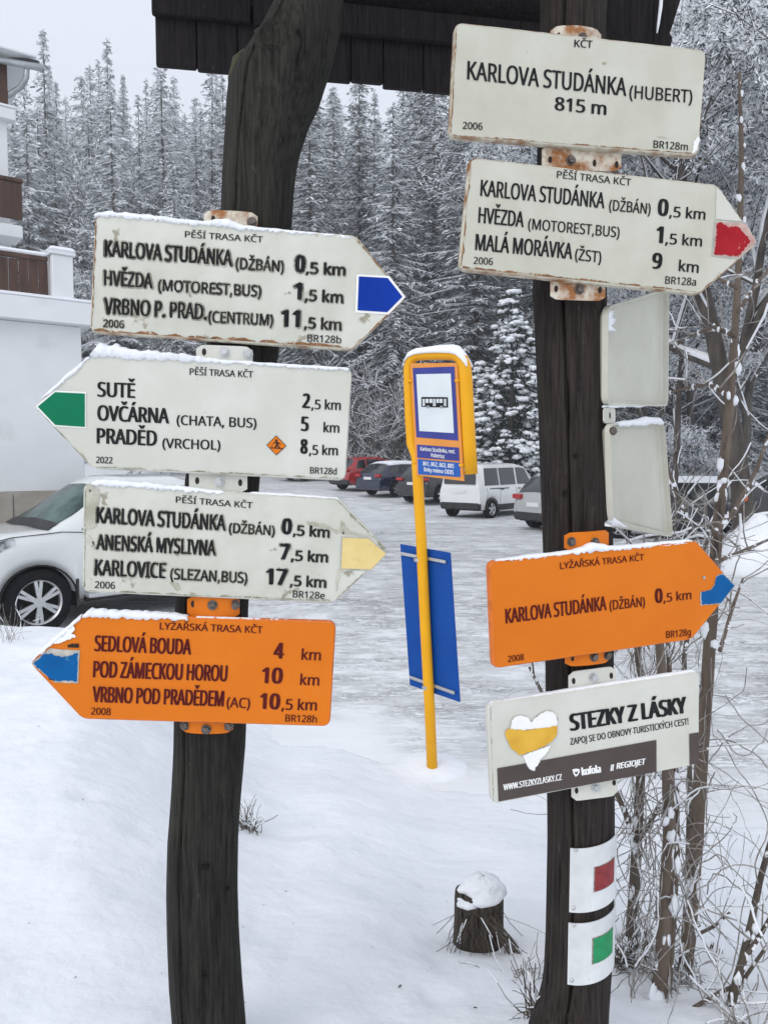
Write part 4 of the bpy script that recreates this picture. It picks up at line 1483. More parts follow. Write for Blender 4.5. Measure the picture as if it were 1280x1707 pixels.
ub(-6, -.05, -5, 0, zp, zat(88, 13), 'wall', M['render_white'])
wv = ub(-1.2, -.03, -.02, .05, zat(182, 13), zat(105, 13), 'window', M['brown_wood'])
ub(-.6, -.16, .051, .06, zat(172, 13), zat(116, 13), 'pane', M['glass'], wv)
ub(-1.5, .06, -.05, .16, zat(205, 13), zat(186, 13), 'sill', M['render_white'])
ub(-1.5, .07, -.05, .17, zat(185, 13), zat(181, 13), 'snow_cap', M['snow_cap'])
ub(-3, .04, -.05, .5, zat(408, 13), zat(388, 13), 'balcony_slab', M['render_white'])
bal = ub(-3, .05, .44, .47, zat(378, 13), zat(318, 13), 'balcony', M['brown_wood'])
ub(-3, .07, .43, .49, zat(318, 13) + .004, zat(311, 13), 'handrail', M['brown_wood'], bal)
# eave, gutter and downpipe
ea = ub(-6, .34, -5, .42, zat(103, 13) + .004, zat(98, 13), 'eave', M['render_white'])
g = MB()
ge0, ge1 = at(-60, 88, 12.6), at(73, 113, 12.9)
g.tube([ge0, ge1], .055, 10)
g.build('gutter', M['gutter'], uh)
d = MB()
d.tube([at(45, 104, 12.85), at(44, 128, 12.9), at(34, 145, 12.95), at(14, 158, 13.0), at(-10, 168, 13.0)], .045, 10)
d.build('downpipe', M['gutter'], uh)
sl = MB()
r0, r1 = at(-150, 52, 12.7), at(66, 101, 12.9)
q0, q1 = r0 + Vector((-2.6, 2.8, 1.5)), r1 + Vector((-2.6, 2.8, 1.5))
sl.prism([r0, r1, q1, q0], [p + Vector((0, 0, -.06)) for p in (r0, r1, q1, q0)])
sl.build('roof', M['roof_dark'], uh)
sl = MB()
up_ = Vector((0, 0, .075))
sl.prism([r0 + up_, r1 + up_ - Vector((.05, 0, 0)), q1 + up_, q0 + up_], [p + Vector((0, 0, .006)) for p in (r0, r1, q1, q0)])
sl.build('snow_cap', M['snow_cap'], uh)


# ------------------------------------------------------------------ vehicles
def wheel_meshes(r, w, spokes, seed=0, dia=.66):
    t = MB(); rimb = MB()
    n = 40
    prof = [(r * dia, -w / 2 * .8), (r * .93, -w / 2), (r, -w / 2 * .72), (r, w / 2 * .72), (r * .93, w / 2), (r * dia, w / 2 * .8)]
    vs = []
    for k in range(n):
        a = 2 * math.pi * k / n
        for (q, y) in prof:
            vs.append((math.cos(a) * q, y, math.sin(a) * q))
    m = len(prof)
    fs = [(k * m + j, k * m + j + 1, ((k + 1) % n) * m + j + 1, ((k + 1) % n) * m + j) for k in range(n) for j in range(m - 1)]
    t.add(vs, fs, 0, True)
    # rim barrel + back disc
    for (q0, q1, y0, y1) in ((r * dia, r * dia * .93, w * .40, w * .30), (r * dia * .93, r * dia * .93, w * .30, -w * .1)):
        vs = []
        for k in range(n):
            a = 2 * math.pi * k / n
            vs += [(math.cos(a) * q0, y0, math.sin(a) * q0), (math.cos(a) * q1, y1, math.sin(a) * q1)]
        rimb.add(vs, [(2 * k, 2 * k + 1, 2 * ((k + 1) % n) + 1, 2 * ((k + 1) % n)) for k in range(n)], 0, True)
    rimb.add([(math.cos(2 * math.pi * k / n) * r * dia * .95, w * .05, math.sin(2 * math.pi * k / n) * r * dia * .95) for k in range(n)], [tuple(range(n))], 1)
    for s in range(spokes):
        for dq in ((-.13, .13) if spokes <= 6 else (0,)):
            a = 2 * math.pi * s / spokes + math.pi / 2
            a2 = a + dq
            p0 = Vector((math.cos(a + dq * .7) * r * .12, 0, math.sin(a + dq * .7) * r * .12))
            p1 = Vector((math.cos(a2) * r * dia * .95, 0, math.sin(a2) * r * dia * .95))
            tn = Vector((-math.sin(a2), 0, math.cos(a2)))
            ww = r * .05 if spokes <= 6 else r * .055
            y0, y1 = w * .40, w * .33
            f_ = [p0 + tn * ww + Vector((0, y0, 0)), p0 - tn * ww + Vector((0, y0, 0)), p1 - tn * ww + Vector((0, y1, 0)), p1 + tn * ww + Vector((0, y1, 0))]
            rimb.prism(f_, [p - Vector((0, .035, 0)) for p in f_])
    hubr = [(math.cos(2 * math.pi * k / 14) * r * .17, math.sin(2 * math.pi * k / 14) * r * .17) for k in range(14)]
    rimb.prism([Vector((x, w * .43, z)) for x, z in hubr], [Vector((x, w * .25, z)) for x, z in hubr])
    return t, rimb


class Car:
    def __init__(s, L_, Wd, deck, roof, wb, r, x_rear, z0=.24, tumble=.30, taper=.10):
        s.L, s.W, s.deck, s.roof, s.r, s.z0, s.tum, s.tap = L_, Wd, deck, roof, r, z0, tumble, taper
        s.wx = [x_rear, x_rear + wb]

    def zd(s, x): return float(np.interp(x, [p[0] for p in s.deck], [p[1] for p in s.deck]))
    def zr(s, x):
        if x <= s.roof[0][0] or x >= s.roof[-1][0]: return s.zd(x)
        return max(s.zd(x), float(np.interp(x, [p[0] for p in s.roof], [p[1] for p in s.roof])))

    def ring(s, x, side=1):
        e = max(0, (abs(x - s.L / 2) / (s.L / 2)))
        w = s.W / 2 * (1 - s.tap * max(0, (e - .62) / .38) ** 2)
        zb = s.z0 + .10 * max(0, (e - .8) / .2)
        for cx in s.wx:
            rr = s.r * 1.17
            if abs(x - cx) < rr:
                zb = max(zb, s.r + math.sqrt(rr * rr - (x - cx) ** 2) * .98)
        zd, zr = s.zd(x), s.zr(x)
        zb = min(zb, zd - .05)
        h = zr - zd
        g = min(1, h / .25)
        y5 = .95 * w - h * s.tum - (1 - g) * .10 * w
        return [(w * .55, zb), (w * .93, zb), (w * .985, zb + .3 * (zd - zb)), (w, zb + .68 * (zd - zb)), (w * .955, zd - .01 * (1 - g)),
                (y5, zr - .05 * g + .012 * (1 - g)), (y5 * .62, zr + .012), (0, zr + .03)]

    def surf(s, x, k, side, off=0.0):
        rg_ = s.ring(x)
        i = min(6, int(k)); f = k - i
        y, z = rg_[i][0] * (1 - f) + rg_[i + 1][0] * f, rg_[i][1] * (1 - f) + rg_[i + 1][1] * f
        dy, dz = rg_[i + 1][0] - rg_[i][0], rg_[i + 1][1] - rg_[i][1]
        l = math.hypot(dy, dz) or 1
        return Vector((x, side * (y + off * dz / l), z - off * dy / l))

    def body(s):
        xs_ = set(np.linspace(0, s.L, 46).tolist())
        for cx in s.wx:
            for k in range(-8, 9): xs_.add(min(s.L, max(0, cx + s.r * 1.17 * math.sin(k * math.pi / 16))))
        for p in s.deck + s.roof: xs_.add(min(s.L, max(0, p[0])))
        xs_ = sorted(xs_)
        b = MB()
        vs = []
        for x in xs_:
            q = s.ring(x)
            vs += [(x, y, z) for (y, z) in q] + [(x, -y, z) for (y, z) in reversed(q[:-1])]
        n = 15
        fs = []
        for i in range(len(xs_) - 1):
            for k in range(n - 1):
                fs.append((i * n + k, i * n + k + 1, i * n + n + k + 1, i * n + n + k))
        b.add(vs, fs, 0, True)
        b.add(vs[:n], [tuple(range(n))], 0, False)
        b.add(vs[-n:], [tuple(range(n - 1, -1, -1))], 0, False)
        return b

    def patch(s, x0, x1, k0, k1, side, off=.006, nx=10, nk=3, slant0=0, slant1=0):
        b = MB()
        vs = []
        for i in range(nx + 1):
            for j in range(nk + 1):
                k = k0 + (k1 - k0) * j / nk
                f = j / nk
                xa, xb = x0 + slant0 * f, x1 + slant1 * f
                vs.append(s.surf(xa + (xb - xa) * i / nx, k, side, off))
        b.add(vs, [(i * (nk + 1) + j, i * (nk + 1) + j + 1, (i + 1) * (nk + 1) + j + 1, (i + 1) * (nk + 1) + j) for i in range(nx) for j in range(nk)], 0, True)
        return b

    def across(s, x0, x1, off=.006, nx=8, frac=.94, kk=5):
        """screen across the car between two stations"""
        b = MB()
        vs = []
        for i in range(nx + 1):
            x = x0 + (x1 - x0) * i / nx
            e = .01
            za, zb = s.ring(max(0, x - e)), s.ring(min(s.L, x + e))
            sl_ = (zb[6][1] - za[6][1]) / (2 * e)
            nn = Vector((-sl_, 0, 1)).normalized() * off
            q = s.ring(x)
            row = [(q[5][0] * frac, q[5][1] + .004), (q[6][0], q[6][1]), (0, q[7][1])]
            row = row + [(-y, z) for (y, z) in reversed(row[:-1])]
            vs += [Vector((x, y, z)) + nn for (y, z) in row]
        b.add(vs, [(i * 5 + j, i * 5 + j + 1, (i + 1) * 5 + j + 1, (i + 1) * 5 + j) for i in range(nx) for j in range(4)], 0, True)
        return b


def make_car(label, cat, name, car, paint_m, pos, heading, side_windows, wind, rear, spokes=5, snow=None, tail=None, head=True, glass='glass', cladding=False, handles=(), plate_z=.8, extra=None, group='cars parked along the far side', rimdia=.66):
    t = thing(name, label, cat, pos, heading, group=group, local=True)
    # local frame shifted so that the car's middle stands at its empty
    sh = Vector((-car.L / 2, 0, 0))

    def put(b, nm, m, parent=t):
        b.v = [tuple(Vector(p) + sh) for p in b.v]
        return b.build(nm, m, parent, origin=(0, 0, 0))
    body = put(car.body(), 'body', paint_m)
    u = MB(); u.box((car.L / 2, 0, car.z0 + .18), car.L * .93, car.W * .80, .34)
    put(u, 'underbody', M['under'])
    for side in (1, -1):
        for (x0, x1, s0, s1) in side_windows:
            put(car.patch(x0, x1, 4.10, 4.90, side, .006, slant0=s0, slant1=s1), 'side_window', M[glass])
        for cx in car.wx:
            tm, rm = wheel_meshes(car.r, .22, spokes, dia=rimdia)
            y = side * (car.W / 2 - .105)
            for bb in (tm, rm):
                bb.v = [(x + cx, (yy if side > 0 else -yy) + y, z + car.r) for (x, yy, z) in bb.v]
            wb_ = MB(); wb_.v, wb_.f, wb_.m, wb_.s = tm.v, tm.f, tm.m, tm.s
            wo_ = put(wb_, 'wheel', M['tyre'])
            put(rm, 'rim', [M['alloy'], M['under']], wo_)
            # dark arch lip
            al = MB()
            pts = []
            for k in range(0, 17):
                a = math.pi * k / 16
                rr = car.r * 1.17
                pts.append(Vector((cx + math.cos(a) * rr, side * (car.W / 2 * .99), car.r + math.sin(a) * rr * .98)))
            al.tube(pts, .022 if cladding else .012, 6)
            put(al, 'wheel_arch', M['black_plastic'] if cladding else M['under'])
        # mirror
        mx_ = side_windows[-1][1] - .22
        mb = MB(); mb.blob(car.surf(mx_, 4.15, side, .13), .07, .11, .075, 8, 5, rough=.03)
        put(mb, 'mirror', M['black_plastic'])
        for hx in handles:
            h_ = MB(); h_.bbox(car.surf(hx, 3.72, side, .015), .17, .03, .028, .006)
            put(h_, 'door_handle', M['black_plastic'])
        # door seams
        sm_ = MB()
        for hx in [w[1] + .02 for w in side_windows[:-1]] + [side_windows[0][0] + .1]:
            pts = [car.surf(hx, k, side, .002) for k in (1.5, 2, 2.5, 3, 3.5, 4.0)]
            sm_.tube(pts, .006, 4)
        put(sm_, 'door_seam', M['under'])
        # sill cladding
        if cladding:
            put(car.patch(car.wx[0] + car.r * 1.2, car.wx[1] - car.r * 1.2, 1.0, 1.9, side, .012), 'sill_trim', M['black_plastic'])
    if wind: put(car.across(*wind), 'windscreen', M['windscreen'] if glass != 'glass' else M['glass'])
    if rear: put(car.across(*rear), 'rear_window', M['glass'])
    if tail:
        z_, hgt, wid = tail
        for side in (1, -1):
            q = MB(); w_ = car.ring(.02)[3][0]
            q.bbox((.02, side * (w_ - wid / 2 + .02), z_), .14, wid, hgt, .02)
            put(q, 'tail_light', M['lamp_red'])
    if head:
        for side in (1, -1):
            put(car.patch(car.L - (.78 if rimdia > .68 else .55), car.L - .03, 3.25 if rimdia > .68 else 3.0, 3.9, side, .008), 'headlight', M['lamp_clear'])
    q = MB(); q.box((-.012, 0, plate_z), .02, .50, .115); put(q, 'number_plate', M['plate'])
    q = MB(); w_ = car.ring(.03)[2][0]
    q.bbox((.05, 0, car.z0 + .17), .16, w_ * 2.0, .26, .05); put(q, 'bumper', M['black_plastic'] if cladding else paint_m)
    if snow:
        x0, x1, th = snow
        b = MB()
        vs = []
        nx = 14
        for i in range(nx + 1):
            x = x0 + (x1 - x0) * i / nx
            q = car.ring(x)
            e = min(1, min(i, nx - i) / 1.5)
            row = [(q[5][0] * .99, q[5][1] + .002), (q[5][0] * .96, q[5][1] + th * e + .01), (q[6][0], q[6][1] + th * 1.15 * e + .004), (0, q[7][1] + th * 1.2 * e + .004)]
            row += [(-y, z) for (y, z) in reversed(row[:-1])]
            vs += [Vector((x, y, z)) for (y, z) in row]
        b.add(vs, [(i * 7 + j, i * 7 + j + 1, (i + 1) * 7 + j + 1, (i + 1) * 7 + j) for i in range(nx) for j in range(6)] + [tuple(range(7)), tuple(nx * 7 + k for k in range(7))], 0, True)
        put(b, 'snow_cover', M['snow_cap'])
    if extra: extra(put, car, t)
    return t


def gpos(px, d):
    p = at(px, 765, d)
    return (p.x, p.y, lot_h(p.x, p.y) - .01)


PW = paint('paint_white', (.80, .81, .81), dirt=(.72, .72, .71))
PR = paint('paint_red', (.36, .014, .018))
PN = paint('paint_navy', (.008, .014, .045))
PD = paint('paint_dark', (.014, .015, .018))
PS = paint('paint_silver', (.42, .43, .43), rough=.35)
PG = paint('paint_green', (.02, .05, .03))
M['screen_tint'] = M['windscreen']
M['pearl'] = mat('pearl', (.70, .72, .71), (.76, .78, .77), 1.5, rough=.22, coat=.7)

van = Car(4.40, 1.76, [(0, 1.02), (.1, 1.04), (3.35, 1.06), (3.62, 1.04), (4.25, .86), (4.40, .62)],
          [(.0, 1.02), (.04, 1.30), (.14, 1.72), (.32, 1.82), (2.6, 1.84), (2.95, 1.78), (3.72, 1.05)], 2.72, .315, .68, z0=.26, tumble=.17, taper=.06)


def van_extra(put, car, t):
    q = MB(); q.box((-.005, 0, 1.36), .02, 1.28, .40); put(q, 'rear_door_window', M['glass'])
    q = MB(); q.bbox((.05, 0, 1.87), .12, .4, .05, .01); put(q, 'brake_light', M['black_plastic'])
    for side in (1, -1):
        q = MB(); q.bbox(car.surf(1.15, 3.85, side, .006), 1.2, .02, .03, .005); put(q, 'door_rail', M['black_plastic'])


H = R(50)
make_car('white van with dark side windows parked beside the yellow bus stop pole', 'van', 'parked_van', van, PW, gpos(826, 27.6), R(49),
         [(.30, 1.15, .06, 0), (1.22, 2.22, 0, 0), (2.32, 3.40, .0, -.46)], (2.98, 3.68), None, 5, tail=None, cladding=True, handles=(1.32, 2.42), plate_z=.92, extra=van_extra)
est = Car(4.65, 1.82, [(0, .74), (.06, .92), (.25, .98), (3.1, .98), (3.4, .97), (4.45, .80), (4.65, .55)],
          [(.02, .92), (.22, 1.12), (.62, 1.42), (1.4, 1.47), (2.3, 1.47), (2.75, 1.38), (3.45, .97)], 2.75, .32, .95, tumble=.36)
hat = Car(4.35, 1.82, [(0, .76), (.06, .96), (.25, 1.02), (2.9, 1.02), (3.2, 1.01), (4.18, .84), (4.35, .58)],
          [(.02, .96), (.14, 1.15), (.50, 1.52), (1.2, 1.60), (2.1, 1.60), (2.55, 1.48), (3.25, 1.01)], 2.66, .34, .80, tumble=.34)
win_est = [(.52, 1.22, .28, .0), (1.30, 2.12, 0, 0), (2.20, 3.22, 0, -.62)]
win_hat = [(.42, 1.05, .22, .0), (1.12, 1.95, 0, 0), (2.03, 3.05, 0, -.62)]
make_car('dark navy estate car with a snow covered roof, left of the yellow pole', 'car', 'parked_car', est, PN, gpos(676, 35.8), R(42), win_est, (2.72, 3.44), (.12, .60), 5, snow=(.62, 2.7, .07), tail=(.92, .13, .34), handles=(1.4, 2.3))
make_car('bright red hatchback partly hidden by the green arrow sign', 'car', 'parked_car', hat, PR, gpos(624, 38.6), R(38), win_hat, (2.5, 3.2), (.08, .48), 7, tail=(.98, .12, .34), handles=(1.2, 2.1), cladding=True)
make_car('dark car with red tail light behind the yellow pole, left of the white van', 'car', 'parked_car', hat, PD, gpos(741, 33.0), R(48), win_hat, (2.5, 3.2), (.08, .48), 5, tail=(.98, .12, .34))
make_car('silver hatchback whose tail shows left of the right post', 'car', 'parked_car', hat, PS, gpos(985, 22.4), R(30), win_hat, (2.5, 3.2), (.08, .48), 5, tail=(.95, .14, .36), cladding=True, plate_z=.74)
make_car('dark green car mostly hidden behind the green arrow sign', 'car', 'parked_car', est, PG, gpos(530, 44.5), R(36), win_est, (2.72, 3.44), (.12, .60), 5, snow=(.62, 2.7, .06), tail=(.92, .13, .34))
make_car('black car standing under snowy branches right of the right post', 'car', 'parked_car', est, PD, gpos(1132, 19.5), R(160), win_est, (2.72, 3.44), (.12, .60), 7, snow=(.4, 2.7, .06), tail=(.92, .13, .34))
make_car('black car behind the thick tree trunk at the right edge', 'car', 'parked_car', hat, PD, gpos(1300, 23.5), R(150), win_hat, (2.5, 3.2), (.08, .48), 5, snow=(.4, 2.4, .06), tail=(.95, .14, .36))

# big white pickup close on the left
pick = Car(5.25, 1.86, [(0, 1.15), (.1, 1.17), (3.62, 1.22), (3.85, 1.25), (4.5, 1.22), (5.0, 1.12), (5.25, .80)],
           [(1.62, 1.20), (1.70, 1.50), (1.82, 1.80), (2.15, 1.89), (3.0, 1.89), (3.22, 1.80), (4.02, 1.25)], 3.085, .395, 1.12, z0=.42, tumble=.30, taper=.10)


def pick_extra(put, car, t):
    for side in (1, -1):
        q = MB(); q.bbox((2.7, side * .98, .42), 1.9, .16, .05, .012); sb_ = put(q, 'side_step', M['alloy'])
        q = MB(); q.tube([(1.7, side * .80, .36), (3.6, side * .80, .36)], .045, 8); put(q, 'step_tube', M['black_plastic'], sb_)
        q = MB(); q.tube([car.surf(4.62 + i * .055, 3.75 - .0 * i, side, .012) for i in range(8)], .012, 6); put(q, 'light_strip', M['lamp_clear'])
        q = MB(); q.tube([car.surf(x, 3.97, side, .003) for x in (3.6, 3.9, 4.2, 4.5, 4.75)], .005, 4); put(q, 'bonnet_seam', M['under'])
        q = MB(); q.bbox((car.wx[1] - .47, side * .82, .46), .03, .22, .36, .008); put(q, 'mud_flap', M['black_plastic'])
    put(car.across(3.90, 4.04, .012, 4, .97), 'cowl', M['black_plastic'])
    q = MB(); q.bbox((5.22, 0, .72), .10, 1.1, .40, .04); put(q, 'grille', M['black_plastic'])


fw = at(67, 1005, 9.25)
hd = R(180 + 44)
off = Vector((math.cos(hd), math.sin(hd), 0))
sd_ = Vector((-math.sin(hd), math.cos(hd), 0))     # car's left side direction
# front left wheel at local (wx1 - L/2, +W/2 - .105)
lx, ly = pick.wx[1] - pick.L / 2, pick.W / 2 - .0
cpos = Vector((fw.x, fw.y, 0)) - off * lx - sd_ * ly
make_car('large white pickup with six spoke alloy wheel parked close by the garage block', 'pickup', 'parked_pickup', pick, M['pearl'], (cpos.x, cpos.y, fw.z - .395), hd,
         [(1.85, 2.62, .06, 0), (2.72, 3.66, 0, -.42)], (3.26, 4.0), (1.66, 1.85), 6, handles=(2.0, 2.85), glass='screen_tint', plate_z=.7, extra=pick_extra, group=None, rimdia=.70)

# ------------------------------------------------------------------ trees
def quads_mesh(name, Q, mi, mats, parent, smooth=False):
    """Q: (n,4,3) array of quads, mi: material index per quad"""
    me = bpy.data.meshes.new(name)
    n = len(Q)
    me.vertices.add(n * 4)
    me.vertices.foreach_set('co', np.asarray(Q, dtype=np.float32).reshape(-1))
    me.loops.add(n * 4)
    me.loops.foreach_set('vertex_index', np.arange(n * 4, dtype=np.int32))
    me.polygons.add(n)
    me.polygons.foreach_set('loop_start', np.arange(0, n * 4, 4, dtype=np.int32))
    for m in mats: me.materials.append(m)
    me.polygons.foreach_set('material_index', np.asarray(mi, dtype=np.int32))
    me.update(calc_edges=True)
    me.validate()
    o = bpy.data.objects.new(name, me)
    COL.objects.link(o)
    if parent is not None: o.parent = parent
    return o


def unit(v): return v / np.maximum(1e-9, np.linalg.norm(v, axis=-1, keepdims=True))


def spruce(label, H, Rb, seed, frost=.55, levels=46, per=9, step=.42, card=(.42, .11), mats=('frost', 'needle'), bare=.06, name='spruce_tree', cat='tree', group=None, droop=.35, top_pow=.85, snowpad=0.0):
    """trunk with whorls of drooping boughs; each bough carries pairs of twig sprays, rimed above and dark below"""
    rs = np.random.RandomState(seed)
    t = thing(name, label, cat, (0, 0, 0), group=group, local=True)
    b = MB()
    lean = rs.uniform(-.15, .15, 2)
    b.tube([(lean[0] * (i / 8) ** 2, lean[1] * (i / 8) ** 2, H * i / 8 - .3) for i in range(9)], [max(.02, H * .0115 * (1 - i / 8.3)) for i in range(9)], 8)
    b.build('trunk', M['bark'], t, origin=(0, 0, 0))
    Q, mi = [], []
    for l in range(levels):
        f = bare + (1 - bare) * (l + rs.uniform(-.3, .3)) / levels
        z = H * min(.995, max(.02, f))
        Lm = Rb * (1 - f) ** top_pow * (.55 + .45 * min(1, f / .16)) + .12
        k = max(4, int(per * (.55 + .45 * (1 - f))))
        a0 = rs.uniform(0, 6.28)
        for j in range(k):
            a = a0 + 6.283 * j / k + rs.uniform(-.25, .25)
            L_ = Lm * rs.uniform(.62, 1.18)
            dr = droop * rs.uniform(.5, 1.5) * (1.15 - .75 * f)
            z = H * min(.99, max(.02, f + rs.uniform(-.8, .8) / levels))
            n = max(2, int(L_ / step))
            s = (np.arange(n) + rs.uniform(.2, .9, n)) / n
            r_ = L_ * s
            zz = z + L_ * (.10 * s - dr * s ** 1.25 + .22 * dr * s ** 3)
            rad = np.array([math.cos(a), math.sin(a), 0]); tan = np.array([-math.sin(a), math.cos(a), 0])
            P = rad[None] * r_[:, None]
            P[:, 2] = zz
            P[:, :2] += lean[None] * f ** 2
            for side in (-1, 1):
                for lay in (0, 1):
                    w = 1.15 - .55 * s
                    d = rad[None] * rs.uniform(.35, .9, (n, 1)) + tan[None] * side * rs.uniform(.45, 1.0, (n, 1))
                    d[:, 2] -= rs.uniform(.05, .75, n)
                    d = unit(d) * (card[0] * w * rs.uniform(.6, 1.3, n))[:, None] * (.55 + .45 * min(1, L_ / 1.6))
                    c = np.cross(d, np.array([0, 0, 1.0])[None]); c = unit(c + rs.uniform(-.5, .5, (n, 3))) * (card[1] * rs.uniform(.6, 1.4, n))[:, None]
                    o = P + rs.uniform(-.05, .05, (n, 3))
                    if lay: o[:, 2] -= rs.uniform(.04, .12, n)
                    q = np.stack([o - c * .5, o + c * .5, o + d + c * .35, o + d - c * .35], 1)
                    Q.append(q)
                    mi.append((rs.uniform(0, 1, n) > (frost * 1.35 if lay == 0 else frost * .65)).astype(int))
            # bough spine
            e = np.array([rad * 0 + [lean[0] * f * f, lean[1] * f * f, z], P[-1]])
            up = np.array([0, 0, .05 + .02 * L_])
            Q.append(np.array([[e[0], e[0] + up, e[1] + up * .3, e[1]]])); mi.append(np.array([1 if rs.rand() > frost * .5 else 0]))
    # leader
    for j in range(10):
        z = H * (.965 + .035 * j / 10)
        a = rs.uniform(0, 6.28); d = np.array([math.cos(a), math.sin(a), .5]) * .22 * (1.4 - j / 10)
        o = np.array([lean[0], lean[1], z]); c = np.array([-math.sin(a), math.cos(a), 0]) * .06
        Q.append(np.array([[o - c, o + c, o + d + c * .4, o + d - c * .4]])); mi.append(np.array([0 if rs.rand() < frost + .1 else 1]))
    quads_mesh('crown', np.concatenate(Q), np.concatenate(mi), [M[m] for m in mats], t)
    return t


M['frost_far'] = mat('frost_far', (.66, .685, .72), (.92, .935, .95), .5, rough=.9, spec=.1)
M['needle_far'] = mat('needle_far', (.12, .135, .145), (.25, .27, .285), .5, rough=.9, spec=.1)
G_FAR = 'frosted spruces of the hillside forest'
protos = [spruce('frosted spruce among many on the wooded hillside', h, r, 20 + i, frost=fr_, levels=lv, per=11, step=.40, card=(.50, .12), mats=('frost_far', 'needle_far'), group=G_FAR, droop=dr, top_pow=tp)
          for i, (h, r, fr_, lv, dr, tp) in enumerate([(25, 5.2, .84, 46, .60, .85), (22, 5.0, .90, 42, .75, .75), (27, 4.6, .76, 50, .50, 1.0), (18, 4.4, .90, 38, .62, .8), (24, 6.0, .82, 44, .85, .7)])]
rg = random.Random(42)
used = set()


def plant(proto, px, d, sc=1.0, used=used, label=None):
    o = proto if proto.name not in used else copy_tree(proto)
    used.add(proto.name)
    p = at(px, 765, d)
    o.location = (p.x, d, ground_h(p.x, d) - .3)
    o.rotation_euler = (0, 0, rg.uniform(0, 6.28))
    o.scale = (sc * rg.uniform(.9, 1.1),) * 2 + (sc,)
    if label: o['label'] = label
    return o


spots = []
for d0, d1, nn, x0, x1 in ((54, 62, 18, -60, 420), (62, 74, 34, -80, 900), (74, 90, 44, -100, 1000), (90, 115, 54, -100, 1350)):
    for i in range(nn):
        px = x0 + (x1 - x0) * (i + rg.uniform(.1, .9)) / nn
        d = rg.uniform(d0, d1)
        spots.append((px, d))
for px, d in spots:
    i = rg.randrange(5)
    sc = rg.uniform(.78, 1.02)
    plant(protos[i], px, d, sc)
# a few that stand out against the sky
for px, d, sc, i, lab in ((92, 62, 1.02, 2, 'tall frosted spruce at the left, its tip highest above the forest edge'), (168, 70, 1.0, 0, 'slim dark tipped spruce rising over the forest edge, left of the roof'), (193, 74, 1.02, 2, 'second dark tipped spruce just left of the shelter roof')):
    plant(protos[i], px, d, sc, label=lab)

# nearer darker spruces behind the car park
G_MID = 'tall dark spruces behind the parked cars'
mids = [spruce('tall dark spruce with snow dusted boughs behind the parked cars', h, r, 50 + i, frost=fr_, levels=lv, per=12, step=.28, card=(.46, .075), group=G_MID, droop=dr, bare=.05, mats=('frost', 'needle'), top_pow=tp)
        for i, (h, r, fr_, lv, dr, tp) in enumerate([(26, 4.8, .62, 62, .55, .75), (23, 4.6, .68, 56, .75, .65), (27, 5.0, .56, 64, .48, .8)])]
for px, d, sc, i in ((300, 50, .86, 1), (395, 51, .9, 0), (520, 48, .98, 0), (600, 52, 1.0, 2), (655, 46, .96, 1), (720, 50, 1.04, 0), (790, 45, 1.0, 2), (850, 52, .98, 1), (905, 47, .95, 0), (960, 50, 1.0, 1), (1040, 46, .95, 2),
                     (560, 58, 1.0, 1), (700, 60, 1.05, 2), (880, 60, 1.0, 0), (1120, 52, .9, 0), (1200, 48, .9, 1), (1290, 50, .95, 2)):
    plant(mids[i], px, d, sc)


